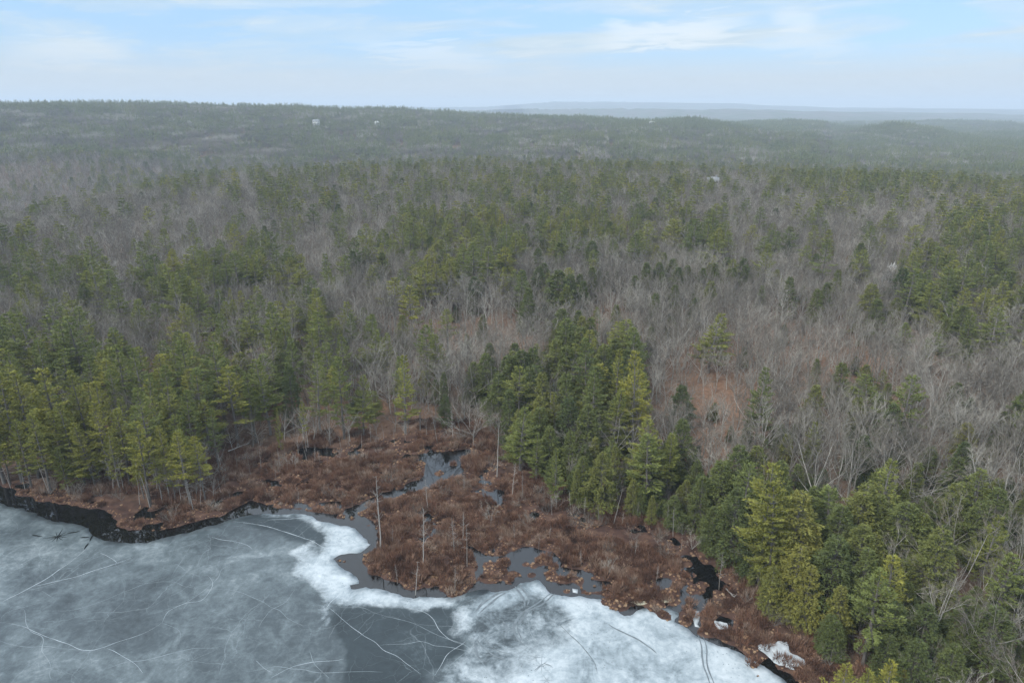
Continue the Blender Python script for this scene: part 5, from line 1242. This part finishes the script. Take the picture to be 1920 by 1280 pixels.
M_WALLW = simple('white_clapboard', (0.48, 0.48, 0.47), .7, .03)
M_ROOFG = simple('grey_shingles', (0.20, 0.21, 0.215), .8, .08)
M_GLASS = simple('dark_window_glass', (0.02, 0.025, 0.03), .12, .05)
M_ROCK = simple('pale_granite', (0.50, 0.50, 0.48), .8, .12, .8)
def boxm(name, x0, x1, y0, y1, z0, z1, mat, parent):
    V = [(x, y, z) for z in (z0, z1) for x, y in ((x0, y0), (x1, y0), (x1, y1), (x0, y1))]
    Fq = np.array([[3, 2, 1, 0], [4, 5, 6, 7], [0, 1, 5, 4], [1, 2, 6, 5], [2, 3, 7, 6], [3, 0, 4, 7]])
    return obj(name, mesh_np(name, V, Fq, mat), parent)
def house(px, py, w, d, wh, rh, lift, rot, label, cat='house', wall=None, roof=None, floors=2, cols=4):
    q = place(px, py, lift + wh * .6)
    x, y = q; z = float(land_height(np.array([x]), np.array([y]))[0])
    r = bpy.data.objects.new('house', None); link(r); r.location = (x, y, z); r.rotation_euler[2] = rot
    r['label'] = label; r['category'] = cat
    boxm('foundation', -w / 2 - .1, w / 2 + .1, -d / 2 - .1, d / 2 + .1, -4, lift, M_ROOFG, r)
    boxm('wall', -w / 2, w / 2, -d / 2, d / 2, lift, lift + wh, wall or M_WALLW, r)
    z0 = lift + wh; o = .5
    V = [(-w/2-o, -d/2-o, z0), (w/2+o, -d/2-o, z0), (w/2+o, d/2+o, z0), (-w/2-o, d/2+o, z0), (-w/2-o, 0, z0+rh), (w/2+o, 0, z0+rh),
         (-w/2-o, -d/2-o, z0+.2), (w/2+o, -d/2-o, z0+.2), (w/2+o, d/2+o, z0+.2), (-w/2-o, d/2+o, z0+.2)]
    obj('roof', mesh_np('roof', V, [np.array([[3, 2, 1, 0], [0, 1, 7, 6], [2, 3, 9, 8], [6, 7, 5, 4], [8, 9, 4, 5]]), np.array([[9, 6, 4], [7, 8, 5], [0, 6, 9], [0, 9, 3], [1, 2, 8], [1, 8, 7]])], roof or M_ROOFG), r)
    boxm('chimney', w * .2, w * .2 + 1.2, .2, 1.4, z0, z0 + rh + 1.6, M_ROOFG, r)
    for f in range(floors):
        for k in range(cols):
            cx = -w / 2 + w * (k + .5) / cols; zb = lift + wh * (f + .3) / floors
            wn = boxm('window', cx - .9, cx + .9, -d / 2 - .12, -d / 2 - .003, zb, zb + wh / floors * .5, M_GLASS, r)
            boxm('sill', cx - 1.05, cx + 1.05, -d / 2 - .22, -d / 2 - .004, zb - .16, zb - .01, M_WALLW, wn)
    return r
house(593, 231, 15, 10, 12, 3.0, 11.0, .12, 'white three-storey house on the hazy left hillside beyond the woods', floors=3, cols=4)
house(707, 231, 9, 8, 3.0, 3.0, 12.0, .5, 'small pale-roofed house far off among trees on the hazy hillside', roof=M_WALLW, floors=1, cols=3)
house(1337, 341, 9, 7, 2.5, 3.2, 9.5, -.25, 'grey-roofed house half hidden behind a line of low yellow-green pines', floors=1, cols=3)
house(1222, 230, 13, 10, 4, 2, 13.0, .0, 'distant white building far across the basin at the haze line', 'building', roof=M_WALLW, floors=1, cols=5)
def boulder(px, py, r, h, label):
    x, y = place(px, py, h); z = float(land_height(np.array([x]), np.array([y]))[0])
    g = np.random.default_rng(int(px)); V = []; Fq = []
    n, k = 12, 7
    for i in range(k):
        a = math.pi * i / (k - 1)
        for j in range(n):
            b = 2 * math.pi * j / n; q = 1 + .22 * g.normal()
            V.append((x + r * 1.3 * q * math.sin(a) * math.cos(b), y + r * q * math.sin(a) * math.sin(b), z + h * .45 + h * .6 * q * math.cos(a)))
    for i in range(k - 1):
        for j in range(n): Fq.append((i * n + j, (i + 1) * n + j, (i + 1) * n + (j + 1) % n, i * n + (j + 1) % n))
    obj('boulder', mesh_np('boulder', V, np.array(Fq), M_ROCK), label=label, category='boulder', group='white boulders under the spreading birch')
for a, b, r, lab in ((1665, 502, 1.3, 'leftmost of the white boulders under the spreading birch on the right hillside'), (1671, 499.5, 1.8, 'largest middle white boulder under the spreading birch on the right hillside'), (1677, 500.5, 1.1, 'rightmost small white boulder under the spreading birch on the right hillside')):
    boulder(a, b, r, 9.0, lab)
print('TREES', len(TREES), 'single', len(single), {k: sum(t['kind'] == k for t in TREES) for k in SETS})
